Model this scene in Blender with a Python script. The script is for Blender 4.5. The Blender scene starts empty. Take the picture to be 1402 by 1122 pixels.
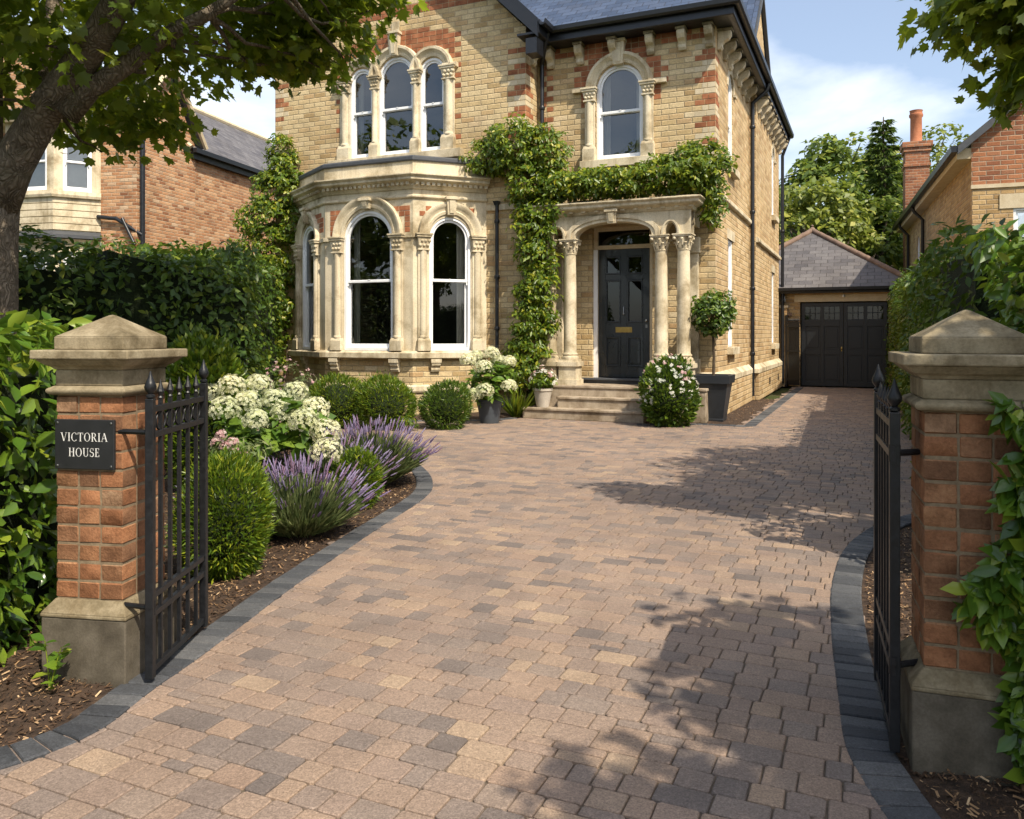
import bpy, math, random
import numpy as np
from mathutils import Vector, Matrix
from mathutils.geometry import tessellate_polygon
PI = math.pi
R = math.radians
rng = np.random.default_rng(7)
random.seed(7)
scene = bpy.context.scene
COL = scene.collection

# ------------------------------------------------------------------ camera
CAM_H = 1.5
cd = bpy.data.cameras.new('camera'); cam = bpy.data.objects.new('camera', cd); COL.objects.link(cam)
cam.location = (0, 0, CAM_H); cam.rotation_euler = (R(90), 0, 0)
cd.sensor_width = 36; cd.lens = 28.55; cd.shift_y = -0.0735; cd.clip_start = 0.05; cd.clip_end = 600
scene.camera = cam
def G(px, py):                       # ground point under a photograph pixel
    d = 1668.0 / (py - 458.0)
    return ((px - 701) / 1112 * d, d)

# ------------------------------------------------------------------ objects
def tag(o, label=None, cat=None, group=None, kind=None):
    if label: o['label'] = label
    if cat: o['category'] = cat
    if group: o['group'] = group
    if kind: o['kind'] = kind
    return o
def thing(name, label, cat, loc=(0, 0, 0), rz=0.0, group=None):
    o = bpy.data.objects.new(name, None); COL.objects.link(o)
    o.location = loc; o.rotation_euler = (0, 0, rz); o.empty_display_size = .1
    return tag(o, label, cat, group)
def wloc(o):
    v = Vector((0, 0, 0))
    while o is not None:
        v += Vector(o.location); o = o.parent
    return v
def copy_tree(o, parent=None):
    c = o.copy(); COL.objects.link(c); c.parent = parent
    for ch in list(o.children): copy_tree(ch, c)
    return c

class MB:
    def __init__(s): s.v = []; s.f = []; s.uv = []; s.m = []; s.has_uv = False
    def add(s, pts): i = len(s.v); s.v.extend(tuple(p) for p in pts); return i
    def face(s, idx, uv=None, m=0):
        s.f.append(tuple(idx)); s.uv.append(uv); s.m.append(m)
        if uv: s.has_uv = True
    def poly(s, pts, uv=None, m=0): i = s.add(pts); s.face(range(i, i + len(pts)), uv, m)
    def box8(s, p, m=0, uvs=None):       # p: 8 points, bottom 4 (ccw from above) then top 4
        i = s.add(p)
        for k, q in enumerate(((0, 3, 2, 1), (4, 5, 6, 7), (0, 1, 5, 4), (1, 2, 6, 5), (2, 3, 7, 6), (3, 0, 4, 7))):
            s.face([i + j for j in q], None, m)
    def box(s, x0, x1, y0, y1, z0, z1, m=0):
        s.box8([(x0, y0, z0), (x1, y0, z0), (x1, y1, z0), (x0, y1, z0), (x0, y0, z1), (x1, y0, z1), (x1, y1, z1), (x0, y1, z1)], m)
    def grid_loft(s, rings, closed=True, caps=True, m=0):
        n = len(rings[0]); ids = [s.add(r) for r in rings]
        for a, b in zip(ids[:-1], ids[1:]):
            for k in range(n if closed else n - 1):
                k2 = (k + 1) % n
                s.face((a + k, a + k2, b + k2, b + k), None, m)
        if caps and closed:
            s.face([ids[0] + k for k in range(n - 1, -1, -1)], None, m); s.face([ids[-1] + k for k in range(n)], None, m)
    def lathe(s, c, prof, seg=20, z0=0.0, m=0):
        rings = [[(c[0] + r * math.cos(2 * PI * k / seg), c[1] + r * math.sin(2 * PI * k / seg), z0 + z) for k in range(seg)] for r, z in prof]
        s.grid_loft(rings, True, True, m)
    def tube(s, pts, rad, seg=8, m=0):
        pts = [Vector(p) for p in pts]; rings = []
        if not hasattr(rad, '__len__'): rad = [rad] * len(pts)
        x = None
        for i, p in enumerate(pts):
            t = (pts[min(i + 1, len(pts) - 1)] - pts[max(i - 1, 0)]).normalized()
            if x is None: x = t.orthogonal().normalized()
            x = (x - t * x.dot(t)).normalized(); y = t.cross(x)
            rings.append([tuple(p + (x * math.cos(2 * PI * k / seg) + y * math.sin(2 * PI * k / seg)) * rad[i]) for k in range(seg)])
        s.grid_loft(rings, True, True, m)
    def ball(s, c, r, seg=10, rings=7, m=0):
        pr = [(max(1e-4, r * math.sin(PI * k / rings)), -r * math.cos(PI * k / rings)) for k in range(rings + 1)]
        s.lathe((c[0], c[1]), pr, seg, c[2], m)

def part(name, mb, mats, parent=None, smooth=None, label=None, kind=None, bevel=0):
    me = bpy.data.meshes.new(name)
    off = wloc(parent)
    me.from_pydata([(p[0] - off.x, p[1] - off.y, p[2] - off.z) for p in mb.v], [], mb.f)
    if not isinstance(mats, (list, tuple)): mats = [mats]
    for m in mats: me.materials.append(m)
    if len(mats) > 1: me.polygons.foreach_set('material_index', mb.m)
    if mb.has_uv:
        L = me.uv_layers.new(name='UVMap'); flat = []
        for f, u in zip(mb.f, mb.uv):
            if u is None: u = [(0, 0)] * len(f)
            for q in u: flat.extend(q)
        L.data.foreach_set('uv', flat)
    o = bpy.data.objects.new(name, me); COL.objects.link(o); o.parent = parent
    if bevel:
        b = o.modifiers.new('bevel', 'BEVEL'); b.width = bevel; b.segments = 2; b.limit_method = 'ANGLE'; b.angle_limit = R(40)
    if smooth is not None:
        me.polygons.foreach_set('use_smooth', [True] * len(me.polygons))
        me.set_sharp_from_angle(angle=R(smooth))
    me.update()
    if label: o['label'] = label
    if kind: o['kind'] = kind
    return o

class Fr:                                # a vertical wall plane: u along, n outwards, z up
    def __init__(s, O, U):
        l = math.hypot(*U); s.O = O; s.U = (U[0] / l, U[1] / l); s.N = (s.U[1], -s.U[0])
    def p(s, u, n, z): return (s.O[0] + s.U[0] * u + s.N[0] * n, s.O[1] + s.U[1] * u + s.N[1] * n, z)
    def xy(s, u, n): return s.p(u, n, 0)[:2]
    def box(s, mb, u0, u1, n0, n1, z0, z1, m=0):
        mb.box8([s.p(u0, n1, z0), s.p(u1, n1, z0), s.p(u1, n0, z0), s.p(u0, n0, z0), s.p(u0, n1, z1), s.p(u1, n1, z1), s.p(u1, n0, z1), s.p(u0, n0, z1)], m)
    def taper(s, mb, u0, u1, n0, n1, z0, z1, du, dn, m=0):   # box whose top is larger by du each side / dn forward
        mb.box8([s.p(u0, n1, z0), s.p(u1, n1, z0), s.p(u1, n0, z0), s.p(u0, n0, z0), s.p(u0 - du, n1 + dn, z1), s.p(u1 + du, n1 + dn, z1), s.p(u1 + du, n0, z1), s.p(u0 - du, n0, z1)], m)
    def wall(s, mb, outer, holes=(), n=0.0, reveal=0.0, uo=0.0, m=0, mrev=None):
        loops = [outer] + list(holes); flat = [q for l in loops for q in l]
        tris = tessellate_polygon([[Vector((q[0], q[1], 0)) for q in l] for l in loops])
        i = mb.add([s.p(q[0], n, q[1]) for q in flat])
        for t in tris:
            a, b, c = [flat[k] for k in t]
            if (b[0] - a[0]) * (c[1] - a[1]) - (b[1] - a[1]) * (c[0] - a[0]) < 0: t = (t[0], t[2], t[1])
            mb.face([i + k for k in t], [(flat[k][0] + uo, flat[k][1]) for k in t], m)
        if reveal:
            for h in holes:
                for a, b in zip(h, h[1:] + h[:1]):
                    q = [s.p(a[0], n, a[1]), s.p(b[0], n, b[1]), s.p(b[0], n - reveal, b[1]), s.p(a[0], n - reveal, a[1])]
                    d = abs(b[1] - a[1]) > abs(b[0] - a[0])
                    uv = [(0, a[1]), (0, b[1]), (reveal, b[1]), (reveal, a[1])] if d else [(a[0], 0), (b[0], 0), (b[0], reveal), (a[0], reveal)]
                    mb.poly(q, uv, m if mrev is None else mrev)
    def arc_sweep(s, mb, uc, zs, prof, a0=0.0, a1=PI, seg=28, m=0):      # prof: (radius, n)
        rings = []
        for k in range(seg + 1):
            a = a0 + (a1 - a0) * k / seg
            rings.append([s.p(uc + r * math.cos(a), n, zs + r * math.sin(a)) for r, n in prof])
        mb.grid_loft(rings, True, True, m)
    def ring(s, mb, A, B, n0, n1, m=0):
        k = len(A); a1 = mb.add([s.p(q[0], n1, q[1]) for q in A]); b1 = mb.add([s.p(q[0], n1, q[1]) for q in B])
        a0 = mb.add([s.p(q[0], n0, q[1]) for q in A]); b0 = mb.add([s.p(q[0], n0, q[1]) for q in B])
        for i in range(k):
            j = (i + 1) % k
            mb.face((a1 + i, a1 + j, b1 + j, b1 + i), None, m); mb.face((b1 + i, b1 + j, b0 + j, b0 + i), None, m); mb.face((a1 + j, a1 + i, a0 + i, a0 + j), None, m)

def arch_pts(uc, w, z0, zs, seg=24):
    r = w / 2
    return [(uc - r, z0), (uc + r, z0)] + [(uc + r * math.cos(PI * k / seg), zs + r * math.sin(PI * k / seg)) for k in range(seg + 1)]
def rect_pts(u0, u1, z0, z1): return [(u0, z0), (u1, z0), (u1, z1), (u0, z1)]

def sweep_plan(mb, path, prof, closed=False, m=0):       # path: plan points, outside on the right hand of travel; prof: (offset, z) closed loop
    n = len(path); rings = []
    P = [Vector(p) for p in path]
    for i in range(n):
        a = P[i] - P[i - 1] if (i > 0 or closed) else P[1] - P[0]
        b = P[(i + 1) % n] - P[i] if (i < n - 1 or closed) else P[-1] - P[-2]
        a.normalize(); b.normalize()
        na = Vector((a.y, -a.x)); nb = Vector((b.y, -b.x)); mt = (na + nb).normalized(); mt = mt / max(.3, mt.dot(na))
        rings.append([(P[i].x + mt.x * o, P[i].y + mt.y * o, z) for o, z in prof])
    if closed: rings.append(rings[0])
    mb.grid_loft(rings, True, not closed, m)

# ------------------------------------------------------------------ bulk leaf meshes
T_OVAL = (np.array([(0, 0, 0), (.2, .28, .05), (.23, .58, .05), (0, 1, -.1), (-.23, .58, .05), (-.2, .28, .05)], float), [(0, 1, 2, 3), (0, 3, 4, 5)])
T_NARROW = (np.array([(0, 0, 0), (.12, .35, .03), (0, 1, -.12), (-.12, .35, .03)], float), [(0, 1, 2), (0, 2, 3)])
_m = [(0, 0), (.14, .05), (.36, .05), (.34, .22), (.58, .44), (.37, .47), (.36, .70), (.17, .63), (.0, 1.0)]
T_MAPLE = (np.array([(x, y, .12 * abs(x)) for x, y in _m] + [(-x, y, .12 * abs(x)) for x, y in _m[1:-1]], float),
           [tuple(range(9)), tuple([0, 8] + list(range(15, 8, -1)))])
T_QUAD = (np.array([(0, 0, 0), (.3, .5, .08), (0, 1, 0), (-.3, .5, .08)], float), [(0, 1, 2, 3)])
T_FLORET = (np.array([(0, 0, 0), (.5, .12, .12), (.38, .38, .1), (.12, .5, .12), (-.12, .5, .12), (-.38, .38, .1), (-.5, .12, .12), (-.5, -.12, .12), (-.38, -.38, .1), (-.12, -.5, .12), (.12, -.5, .12), (.38, -.38, .1), (.5, -.12, .12)], float),
            [(0, 1, 2, 3), (0, 4, 5, 6), (0, 7, 8, 9), (0, 10, 11, 12)])
T_BLADE = (np.array([(-.03, 0, 0), (.03, 0, 0), (.025, .55, .02), (0, 1, -.06), (-.025, .55, .02)], float), [(0, 1, 2, 3, 4)])
T_CHIP = (np.array([(-.5, -.13, 0), (.5, -.08, .08), (.42, .14, .1), (-.48, .11, .04)], float), [(0, 1, 2, 3)])
_s = []
for _k, (_r, _y) in enumerate(((.02, 0), (.085, .12), (.055, .24), (.09, .36), (.06, .5), (.085, .62), (.05, .76), (.015, 1))):
    for _a in range(5): _s.append((_r * math.cos(_a * 2 * PI / 5 + _k * .6), _y, _r * math.sin(_a * 2 * PI / 5 + _k * .6)))
T_SPIKE = (np.array(_s, float), [(k * 5 + a, k * 5 + (a + 1) % 5, k * 5 + 5 + (a + 1) % 5, k * 5 + 5 + a) for k in range(7) for a in range(5)])
def unit(a): return a / np.maximum(1e-9, np.linalg.norm(a, axis=1, keepdims=True))
def leaf_mesh(name, tmpl, P, N, size, mats, parent=None, jit=.6, droop=.3, dirs=None, var=.5, kind=None, tilt=None, label=None):
    P = np.asarray(P, float); n = len(P); N = np.asarray(N, float)
    if N.ndim == 1: N = np.repeat(N[None], n, 0)
    nz = unit(unit(N) + jit * rng.normal(size=(n, 3)) * .7)
    d = rng.normal(size=(n, 3)) if dirs is None else np.asarray(dirs, float) + jit * .4 * rng.normal(size=(n, 3))
    d = d + np.array([0, 0, -droop * 2.0])
    if dirs is not None:
        y = unit(d); x = unit(np.cross(y, nz)); nz = np.cross(x, y)
    else:
        y = unit(d - nz * np.sum(d * nz, 1, keepdims=True)); x = np.cross(y, nz)
    s = np.asarray(size) if hasattr(size, '__len__') else size * (1 + var * (rng.random(n) * 2 - 1))
    V, F = tmpl
    W = (V[None, :, 0, None] * x[:, None] + V[None, :, 1, None] * y[:, None] + V[None, :, 2, None] * nz[:, None]) * s[:, None, None] + P[:, None]
    off = np.array(wloc(parent)); W = (W - off).reshape(-1, 3)
    k = len(V); loops = np.array([i for f in F for i in f]); tot = np.array([len(f) for f in F])
    me = bpy.data.meshes.new(name)
    L = (loops[None] + (np.arange(n) * k)[:, None]).ravel().astype(np.int32)
    me.vertices.add(len(W)); me.vertices.foreach_set('co', W.astype(np.float32).ravel())
    me.loops.add(len(L)); me.loops.foreach_set('vertex_index', L)
    tt = np.tile(tot, n); st = np.concatenate([[0], np.cumsum(tt)[:-1]])
    me.polygons.add(len(tt)); me.polygons.foreach_set('loop_start', st.astype(np.int32))
    try: me.polygons.foreach_set('loop_total', tt.astype(np.int32))
    except Exception: pass
    me.update(calc_edges=True)
    me.materials.append(mats)
    o = bpy.data.objects.new(name, me); COL.objects.link(o); o.parent = parent
    if kind: o['kind'] = kind
    if label: o['label'] = label
    return o
def sph(n): return unit(rng.normal(size=(n, 3)))
def clump_points(C, CR, per, spread=.55):      # C clump centres (m,3), CR clump radii (m,)
    m = len(C); C = np.repeat(C, per, 0); r = np.repeat(CR, per)
    d = sph(m * per); d[:, 2] = np.where(d[:, 2] < -.3, -d[:, 2] * .6, d[:, 2]); d = unit(d)
    rad = r * (spread + (1 - spread) * rng.random(m * per) ** .5)
    return C + d * rad[:, None] * np.array([1, 1, .75]), d
def lump(p, s, seed=0):                        # cheap smooth noise, -1..1
    a = seed * 1.7
    return (np.sin(p[:, 0] * s + a) * np.sin(p[:, 1] * s * 1.13 + 2 * a + 1) + np.sin(p[:, 2] * s * .93 + p[:, 0] * s * .6 + 3 * a) * .7 + np.sin(p[:, 1] * s * 1.9 - p[:, 2] * s * 1.4 + a) * .4) / 2.0
def in_poly(x, y, poly):
    x = np.asarray(x); y = np.asarray(y); r = np.zeros(x.shape, bool); j = len(poly) - 1
    for i in range(len(poly)):
        xi, yi = poly[i]; xj, yj = poly[j]
        c = ((yi > y) != (yj > y)) & (x < (xj - xi) * (y - yi) / ((yj - yi) or 1e-9) + xi)
        r ^= c; j = i
    return r
def smooth_line(pts, step=.1):                 # Catmull-Rom, resampled evenly
    P = [np.array(p, float) for p in pts]; P = [2 * P[0] - P[1]] + P + [2 * P[-1] - P[-2]]; out = []
    for i in range(1, len(P) - 2):
        for k in range(24):
            t = k / 24; a, b, c, d = P[i - 1:i + 3]
            out.append(.5 * ((2 * b) + (c - a) * t + (2 * a - 5 * b + 4 * c - d) * t * t + (3 * b - a - 3 * c + d) * t ** 3))
    out.append(P[-2]); out = np.array(out); s = np.concatenate([[0], np.cumsum(np.linalg.norm(np.diff(out, axis=0), axis=1))])
    n = max(2, int(round(s[-1] / step))); q = np.linspace(0, s[-1], n + 1)
    return np.stack([np.interp(q, s, out[:, 0]), np.interp(q, s, out[:, 1])], 1)
SKY, SUNP, EXPO, CLOUD_LOC = 0.15, 4.3, 0.52, (0.3, 0.2, 0.1)
# ------------------------------------------------------------------ materials
class NT:
    def __init__(s, name):
        s.mat = bpy.data.materials.new(name); s.mat.use_nodes = True; s.t = s.mat.node_tree; s.t.nodes.clear()
        s.out = s.n('ShaderNodeOutputMaterial')
    def n(s, typ, **kw):
        o = s.t.nodes.new(typ)
        for k, v in kw.items(): setattr(o, k, v)
        return o
    def set(s, node, i, v):
        if v is None: return
        if isinstance(v, bpy.types.NodeSocket): s.t.links.new(v, node.inputs[i])
        elif isinstance(v, (tuple, list)) and len(v) == 3 and node.inputs[i].type == 'RGBA': node.inputs[i].default_value = (*v, 1)
        else: node.inputs[i].default_value = v
    def math(s, op, a, b=None, c=None, clamp=False):
        o = s.n('ShaderNodeMath', operation=op, use_clamp=clamp); s.set(o, 0, a)
        if b is not None: s.set(o, 1, b)
        if c is not None: s.set(o, 2, c)
        return o.outputs[0]
    def mix(s, f, a, b, blend='MIX'):
        o = s.n('ShaderNodeMix', data_type='RGBA', blend_type=blend); s.set(o, 0, f); s.set(o, 6, a); s.set(o, 7, b); return o.outputs[2]
    def noise(s, vec, scale, detail=4, rough=.55, w=None):
        o = s.n('ShaderNodeTexNoise'); s.set(o, 'Vector', vec); o.inputs['Scale'].default_value = scale; o.inputs['Detail'].default_value = detail; o.inputs['Roughness'].default_value = rough
        return o.outputs['Fac']
    def ramp(s, f, stops, interp='LINEAR'):
        o = s.n('ShaderNodeValToRGB'); cr = o.color_ramp; cr.interpolation = interp
        while len(cr.elements) < len(stops): cr.elements.new(.5)
        for e, (p, c) in zip(cr.elements, stops): e.position = p; e.color = (*c, 1) if not isinstance(c, (int, float)) else (c, c, c, 1)
        s.set(o, 0, f); return o.outputs[0]
    def mapr(s, f, a, b, c, d):
        o = s.n('ShaderNodeMapRange'); s.set(o, 0, f)
        for i, v in enumerate((a, b, c, d)): o.inputs[i + 1].default_value = v
        return o.outputs[0]
    def obj(s): return s.n('ShaderNodeTexCoord').outputs['Object']
    def geo(s, k='Random Per Island'): return s.n('ShaderNodeNewGeometry').outputs[k]
    def bump(s, h, strength=.5, dist=.01, nrm=None):
        o = s.n('ShaderNodeBump'); o.inputs['Strength'].default_value = strength; o.inputs['Distance'].default_value = dist
        s.set(o, 'Height', h)
        if nrm is not None: s.set(o, 'Normal', nrm)
        return o.outputs[0]
    def pr(s, color, rough=.6, normal=None, metal=0.0, spec=.5, coat=0.0):
        o = s.n('ShaderNodeBsdfPrincipled'); s.set(o, 'Base Color', color); s.set(o, 'Roughness', rough); s.set(o, 'Metallic', metal); s.set(o, 'Specular IOR Level', spec); s.set(o, 'Coat Weight', coat)
        if normal is not None: s.set(o, 'Normal', normal)
        return o.outputs[0]
    def done(s, sh): s.t.links.new(sh, s.out.inputs[0]); return s.mat

def brick_mat(name, pal, bw, bh, mortar, mj=.012, stain=.25, rough=.85, bump=.7, slate=False, wob=.006, soft=.008):
    t = NT(name); uv = t.n('ShaderNodeUVMap').outputs[0]; ob = t.obj()
    nz = t.n('ShaderNodeTexNoise'); nz.inputs['Scale'].default_value = 9; nz.inputs['Detail'].default_value = 2; t.set(nz, 'Vector', uv)
    sp = t.n('ShaderNodeSeparateXYZ'); t.set(sp, 0, uv); cn = t.n('ShaderNodeSeparateXYZ'); t.set(cn, 0, nz.outputs['Color'])
    u = t.math('MULTIPLY_ADD', t.math('SUBTRACT', cn.outputs[0], .5), wob * 2, sp.outputs[0])
    v = t.math('MULTIPLY_ADD', t.math('SUBTRACT', cn.outputs[1], .5), wob * 2, sp.outputs[1])
    vr = t.math('DIVIDE', v, bh); row = t.math('FLOOR', vr)
    off = t.math('MULTIPLY', t.math('FLOORED_MODULO', row, 2.0), .5)
    cu = t.math('ADD', t.math('DIVIDE', u, bw), off); col = t.math('FLOOR', cu)
    fu = t.math('FRACT', cu); fv = t.math('FRACT', vr)
    du = t.math('MULTIPLY', t.math('MINIMUM', fu, t.math('SUBTRACT', 1.0, fu)), bw)
    dv = t.math('MULTIPLY', fv, bh) if slate else t.math('MULTIPLY', t.math('MINIMUM', fv, t.math('SUBTRACT', 1.0, fv)), bh)
    d = t.math('MINIMUM', du, dv)
    mask = t.mapr(d, mj * .5 - soft * .3, mj * .5 + soft, 0, 1)
    cb = t.n('ShaderNodeCombineXYZ'); t.set(cb, 0, col); t.set(cb, 1, row)
    wn = t.n('ShaderNodeTexWhiteNoise', noise_dimensions='3D'); t.set(wn, 0, cb.outputs[0])
    c = t.ramp(wn.outputs['Value'], pal)
    f1 = t.noise(uv, 30, 5, .7); c = t.mix(1.0, c, t.ramp(f1, [(.25, .62), (.5, .95), (.75, 1.2)]), 'MULTIPLY')
    c = t.mix(mask, mortar, c)
    if stain:
        f2 = t.noise(ob, .8, 5, .62); c = t.mix(stain, c, t.ramp(f2, [(.32, (.42, .36, .30)), (.5, (.9, .88, .86)), (.7, (1.2, 1.18, 1.12))]), 'MULTIPLY')
        f3 = t.noise(ob, 5, 4, .65); c = t.mix(stain * .8, c, t.ramp(f3, [(.35, .55), (.55, 1.0), (.75, 1.15)]), 'MULTIPLY')
    h = t.math('ADD', mask, t.math('MULTIPLY', f1, .5))
    h = t.math('MULTIPLY_ADD', wn.outputs['Value'], .35, h)
    if slate: h = t.math('ADD', h, t.math('MULTIPLY', t.math('SUBTRACT', 1.0, fv), 1.2))
    return t.done(t.pr(c, rough, t.bump(h, bump, .012), spec=.3))

def mottled(name, pal, scale=6, rough=.75, bump=.3, bd=.006, fine=60, spec=.4, isl=0.0, metal=0.0, stain=None):
    t = NT(name); ob = t.obj(); a = t.noise(ob, scale, 6, .62); b = t.noise(ob, fine, 4, .6)
    c = t.ramp(a, pal)
    c = t.mix(.8, c, t.ramp(b, [(.3, .78), (.55, 1.0), (.75, 1.15)]), 'MULTIPLY')
    if isl: c = t.mix(isl, c, t.ramp(t.geo(), [(0, .55), (1, 1.3)]), 'MULTIPLY')
    if stain:
        mp = t.n('ShaderNodeMapping'); t.set(mp, 0, ob); mp.inputs['Scale'].default_value = (7, 7, .55); sk = t.noise(mp.outputs[0], 1.0, 5, .6)
        c = t.mix(.55, c, t.ramp(sk, [(.36, (.62, .57, .50)), (.5, (1, 1, 1)), (.7, (1.06, 1.06, 1.05))]), 'MULTIPLY')
        f = t.noise(ob, stain, 5, .7); c = t.mix(.75, c, t.ramp(f, [(.36, (.42, .38, .30)), (.52, (1, 1, 1))]), 'MULTIPLY')
    return t.done(t.pr(c, rough, t.bump(t.math('ADD', t.math('MULTIPLY', a, .6), t.math('MULTIPLY', b, .4)), bump, bd), metal=metal, spec=spec))

def leaf_mat(name, pal, trans=(.20, .32, .04), tf=.32, rough=.42, spec=.5):
    t = NT(name); r = t.geo(); ob = t.obj()
    pal = [(p, tuple(min(.95, v * k) for v, k in zip(q, ((1.85, 1.5, 1.05) if max(q) < .3 else (1, 1, 1))))) for p, q in pal]
    trans = tuple(min(.9, v * k) for v, k in zip(trans, (1.5, 1.4, 1.1)))
    c = t.ramp(r, pal); n = t.noise(ob, 1.6, 3, .5)
    c = t.mix(.55, c, t.ramp(n, [(.35, (.6, .72, .55)), (.6, (1.15, 1.1, 1.0))]), 'MULTIPLY')
    tr = t.n('ShaderNodeBsdfTranslucent'); t.set(tr, 0, t.mix(.5, trans, c))
    m = t.n('ShaderNodeMixShader'); m.inputs[0].default_value = tf
    t.t.links.new(t.pr(c, rough, spec=spec), m.inputs[1]); t.t.links.new(tr.outputs[0], m.inputs[2])
    return t.done(m.outputs[0])

def plain(name, c, rough=.5, metal=0.0, spec=.5, var=.12, scale=14, bump=.08, coat=0.0):
    t = NT(name); ob = t.obj(); a = t.noise(ob, scale, 5, .6)
    cc = t.mix(1.0, c, t.ramp(a, [(.3, 1 - var), (.7, 1 + var)]), 'MULTIPLY')
    return t.done(t.pr(cc, t.mapr(a, .3, .7, max(.05, rough - .08), min(1, rough + .08)), t.bump(t.noise(ob, 90, 3), bump, .003), metal=metal, spec=spec, coat=coat))

def glass_mat(name, tint=.55, base=.05):
    t = NT(name); fr = t.n('ShaderNodeFresnel'); fr.inputs[0].default_value = 1.5
    tr = t.n('ShaderNodeBsdfTransparent'); tr.inputs[0].default_value = (tint, tint * 1.02, tint * 1.02, 1)
    gl = t.n('ShaderNodeBsdfGlossy'); gl.inputs['Roughness'].default_value = .015; gl.inputs[0].default_value = (.92, .96, 1, 1)
    n = t.noise(t.obj(), 1.3, 2); t.set(gl, 'Normal', t.bump(n, .06, .03))
    m = t.n('ShaderNodeMixShader'); t.set(m, 0, t.math('ADD', fr.outputs[0], base, clamp=True))
    t.t.links.new(tr.outputs[0], m.inputs[1]); t.t.links.new(gl.outputs[0], m.inputs[2])
    return t.done(m.outputs[0])

M = {}
YB = [(0, (.40, .275, .13)), (.15, (.53, .395, .205)), (.4, (.60, .465, .26)), (.62, (.66, .525, .31)), (.82, (.58, .43, .23)), (.94, (.48, .32, .16)), (1, (.68, .56, .36))]
M['yellow_brick'] = brick_mat('yellow stock brick', YB, .28, .10, (.42, .335, .21), mj=.007, stain=.36, soft=.010)
M['yellow_brick_side'] = brick_mat('yellow stock brick, side', [(p, (c[0] * 1.0, c[1] * .95, c[2] * .92)) for p, c in YB], .28, .10, (.44, .345, .215), mj=.007, stain=.4, soft=.010)
M['red_brick'] = brick_mat('old red brick', [(0, (.26, .11, .055)), (.2, (.44, .215, .105)), (.5, (.54, .29, .15)), (.75, (.60, .36, .20)), (.9, (.40, .21, .115)), (1, (.64, .46, .30))], .24, .085, (.46, .37, .26), mj=.008, stain=.35)
M['orange_brick'] = brick_mat('orange gable brick', [(0, (.22, .085, .045)), (.3, (.34, .135, .065)), (.7, (.42, .18, .085)), (1, (.32, .15, .085))], .26, .10, (.42, .34, .25), mj=.009, stain=.35)
M['tan_brick'] = brick_mat('tan brick', [(0, (.36, .23, .10)), (.4, (.50, .34, .16)), (.75, (.56, .39, .19)), (1, (.44, .27, .13))], .26, .10, (.38, .30, .20), stain=.3)
M['slate'] = brick_mat('blue grey slate', [(0, (.042, .064, .115)), (.4, (.058, .086, .15)), (.7, (.072, .102, .17)), (1, (.055, .074, .12))], .30, .19, (.02, .022, .03), mj=.008, stain=.35, rough=.5, slate=True, bump=.6, wob=.002)
M['slate_far'] = brick_mat('weathered grey slate', [(0, (.095, .09, .095)), (.4, (.135, .128, .132)), (.7, (.165, .157, .158)), (1, (.12, .112, .115))], .36, .20, (.06, .054, .05), mj=.009, stain=.4, rough=.6, slate=True, bump=.7, wob=.003)
M['stone'] = mottled('cream dressed stone', [(.25, (.48, .395, .26)), (.45, (.62, .535, .375)), (.6, (.67, .585, .425)), (.8, (.71, .635, .485))], 2.2, .8, .25, .004, 50, .25, stain=1.1)
M['stone_cap'] = mottled('weathered sandstone', [(.25, (.10, .082, .052)), (.42, (.21, .172, .108)), (.58, (.30, .25, .165)), (.8, (.40, .345, .235))], 7, .9, .8, .006, 90, .2, stain=4.5)
M['stone_dark'] = mottled('dark plinth stone', [(.3, (.062, .052, .038)), (.5, (.098, .084, .062)), (.7, (.15, .13, .10))], 8, .85, .6, .005, 110, .25)
M['step_stone'] = mottled('grey brown step stone', [(.3, (.26, .20, .14)), (.5, (.38, .31, .23)), (.75, (.48, .41, .31))], 5, .8, .4, .005, 70, .3, stain=2)
M['red_trim'] = mottled('red trim brick', [(.3, (.22, .078, .038)), (.5, (.33, .125, .058)), (.7, (.41, .19, .095))], 6, .85, .5, .004, 70, .25, isl=.6)
M['cream_trim'] = mottled('cream quoin brick', [(.3, (.52, .42, .27)), (.7, (.64, .55, .39))], 6, .85, .3, .004, 70, .25, isl=.3)
M['pier_brick'] = None
M['white'] = plain('white window paint', (.80, .81, .82), .35, var=.04)
M['door'] = plain('dark blue grey door paint', (.012, .017, .023), .33, var=.15, coat=.3)
M['garage'] = plain('charcoal garage paint', (.012, .014, .017), .42, var=.15)
M['black'] = plain('black gutter paint', (.010, .0115, .015), .38, var=.2)
M['iron'] = plain('black wrought iron', (.0095, .0105, .0125), .42, metal=.0, spec=.4, var=.3, scale=40, bump=.3)
M['brass'] = plain('aged brass', (.45, .31, .10), .35, metal=1.0)
M['plate'] = plain('matt charcoal plate', (.014, .015, .017), .55, var=.1)
M['letter'] = plain('off white lettering', (.72, .72, .70), .5, var=.03)
M['steel'] = plain('steel screw', (.3, .3, .3), .35, metal=1.0)
M['curtain'] = plain('cream curtain', (.78, .75, .67), .9, var=.05)
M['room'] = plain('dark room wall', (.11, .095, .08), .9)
M['lead'] = plain('lead flashing', (.055, .06, .068), .55, var=.2)
M['terra'] = mottled('terracotta', [(.3, (.36, .13, .06)), (.7, (.50, .20, .10))], 6, .85, .3)
M['ridge'] = mottled('terracotta ridge tile', [(.3, (.15, .10, .075)), (.7, (.25, .17, .125))], 5, .85, .4)
M['planter'] = plain('charcoal planter', (.022, .026, .032), .45, var=.15)
M['pot_stone'] = mottled('pale clay pot', [(.3, (.40, .36, .30)), (.7, (.54, .49, .42))], 5, .85, .25)
M['pot_grey'] = plain('grey blue pot', (.055, .066, .08), .5, var=.1)
M['soil'] = mottled('potting soil', [(.3, (.018, .012, .008)), (.7, (.055, .038, .025))], 30, .95, .8, .01)
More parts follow.
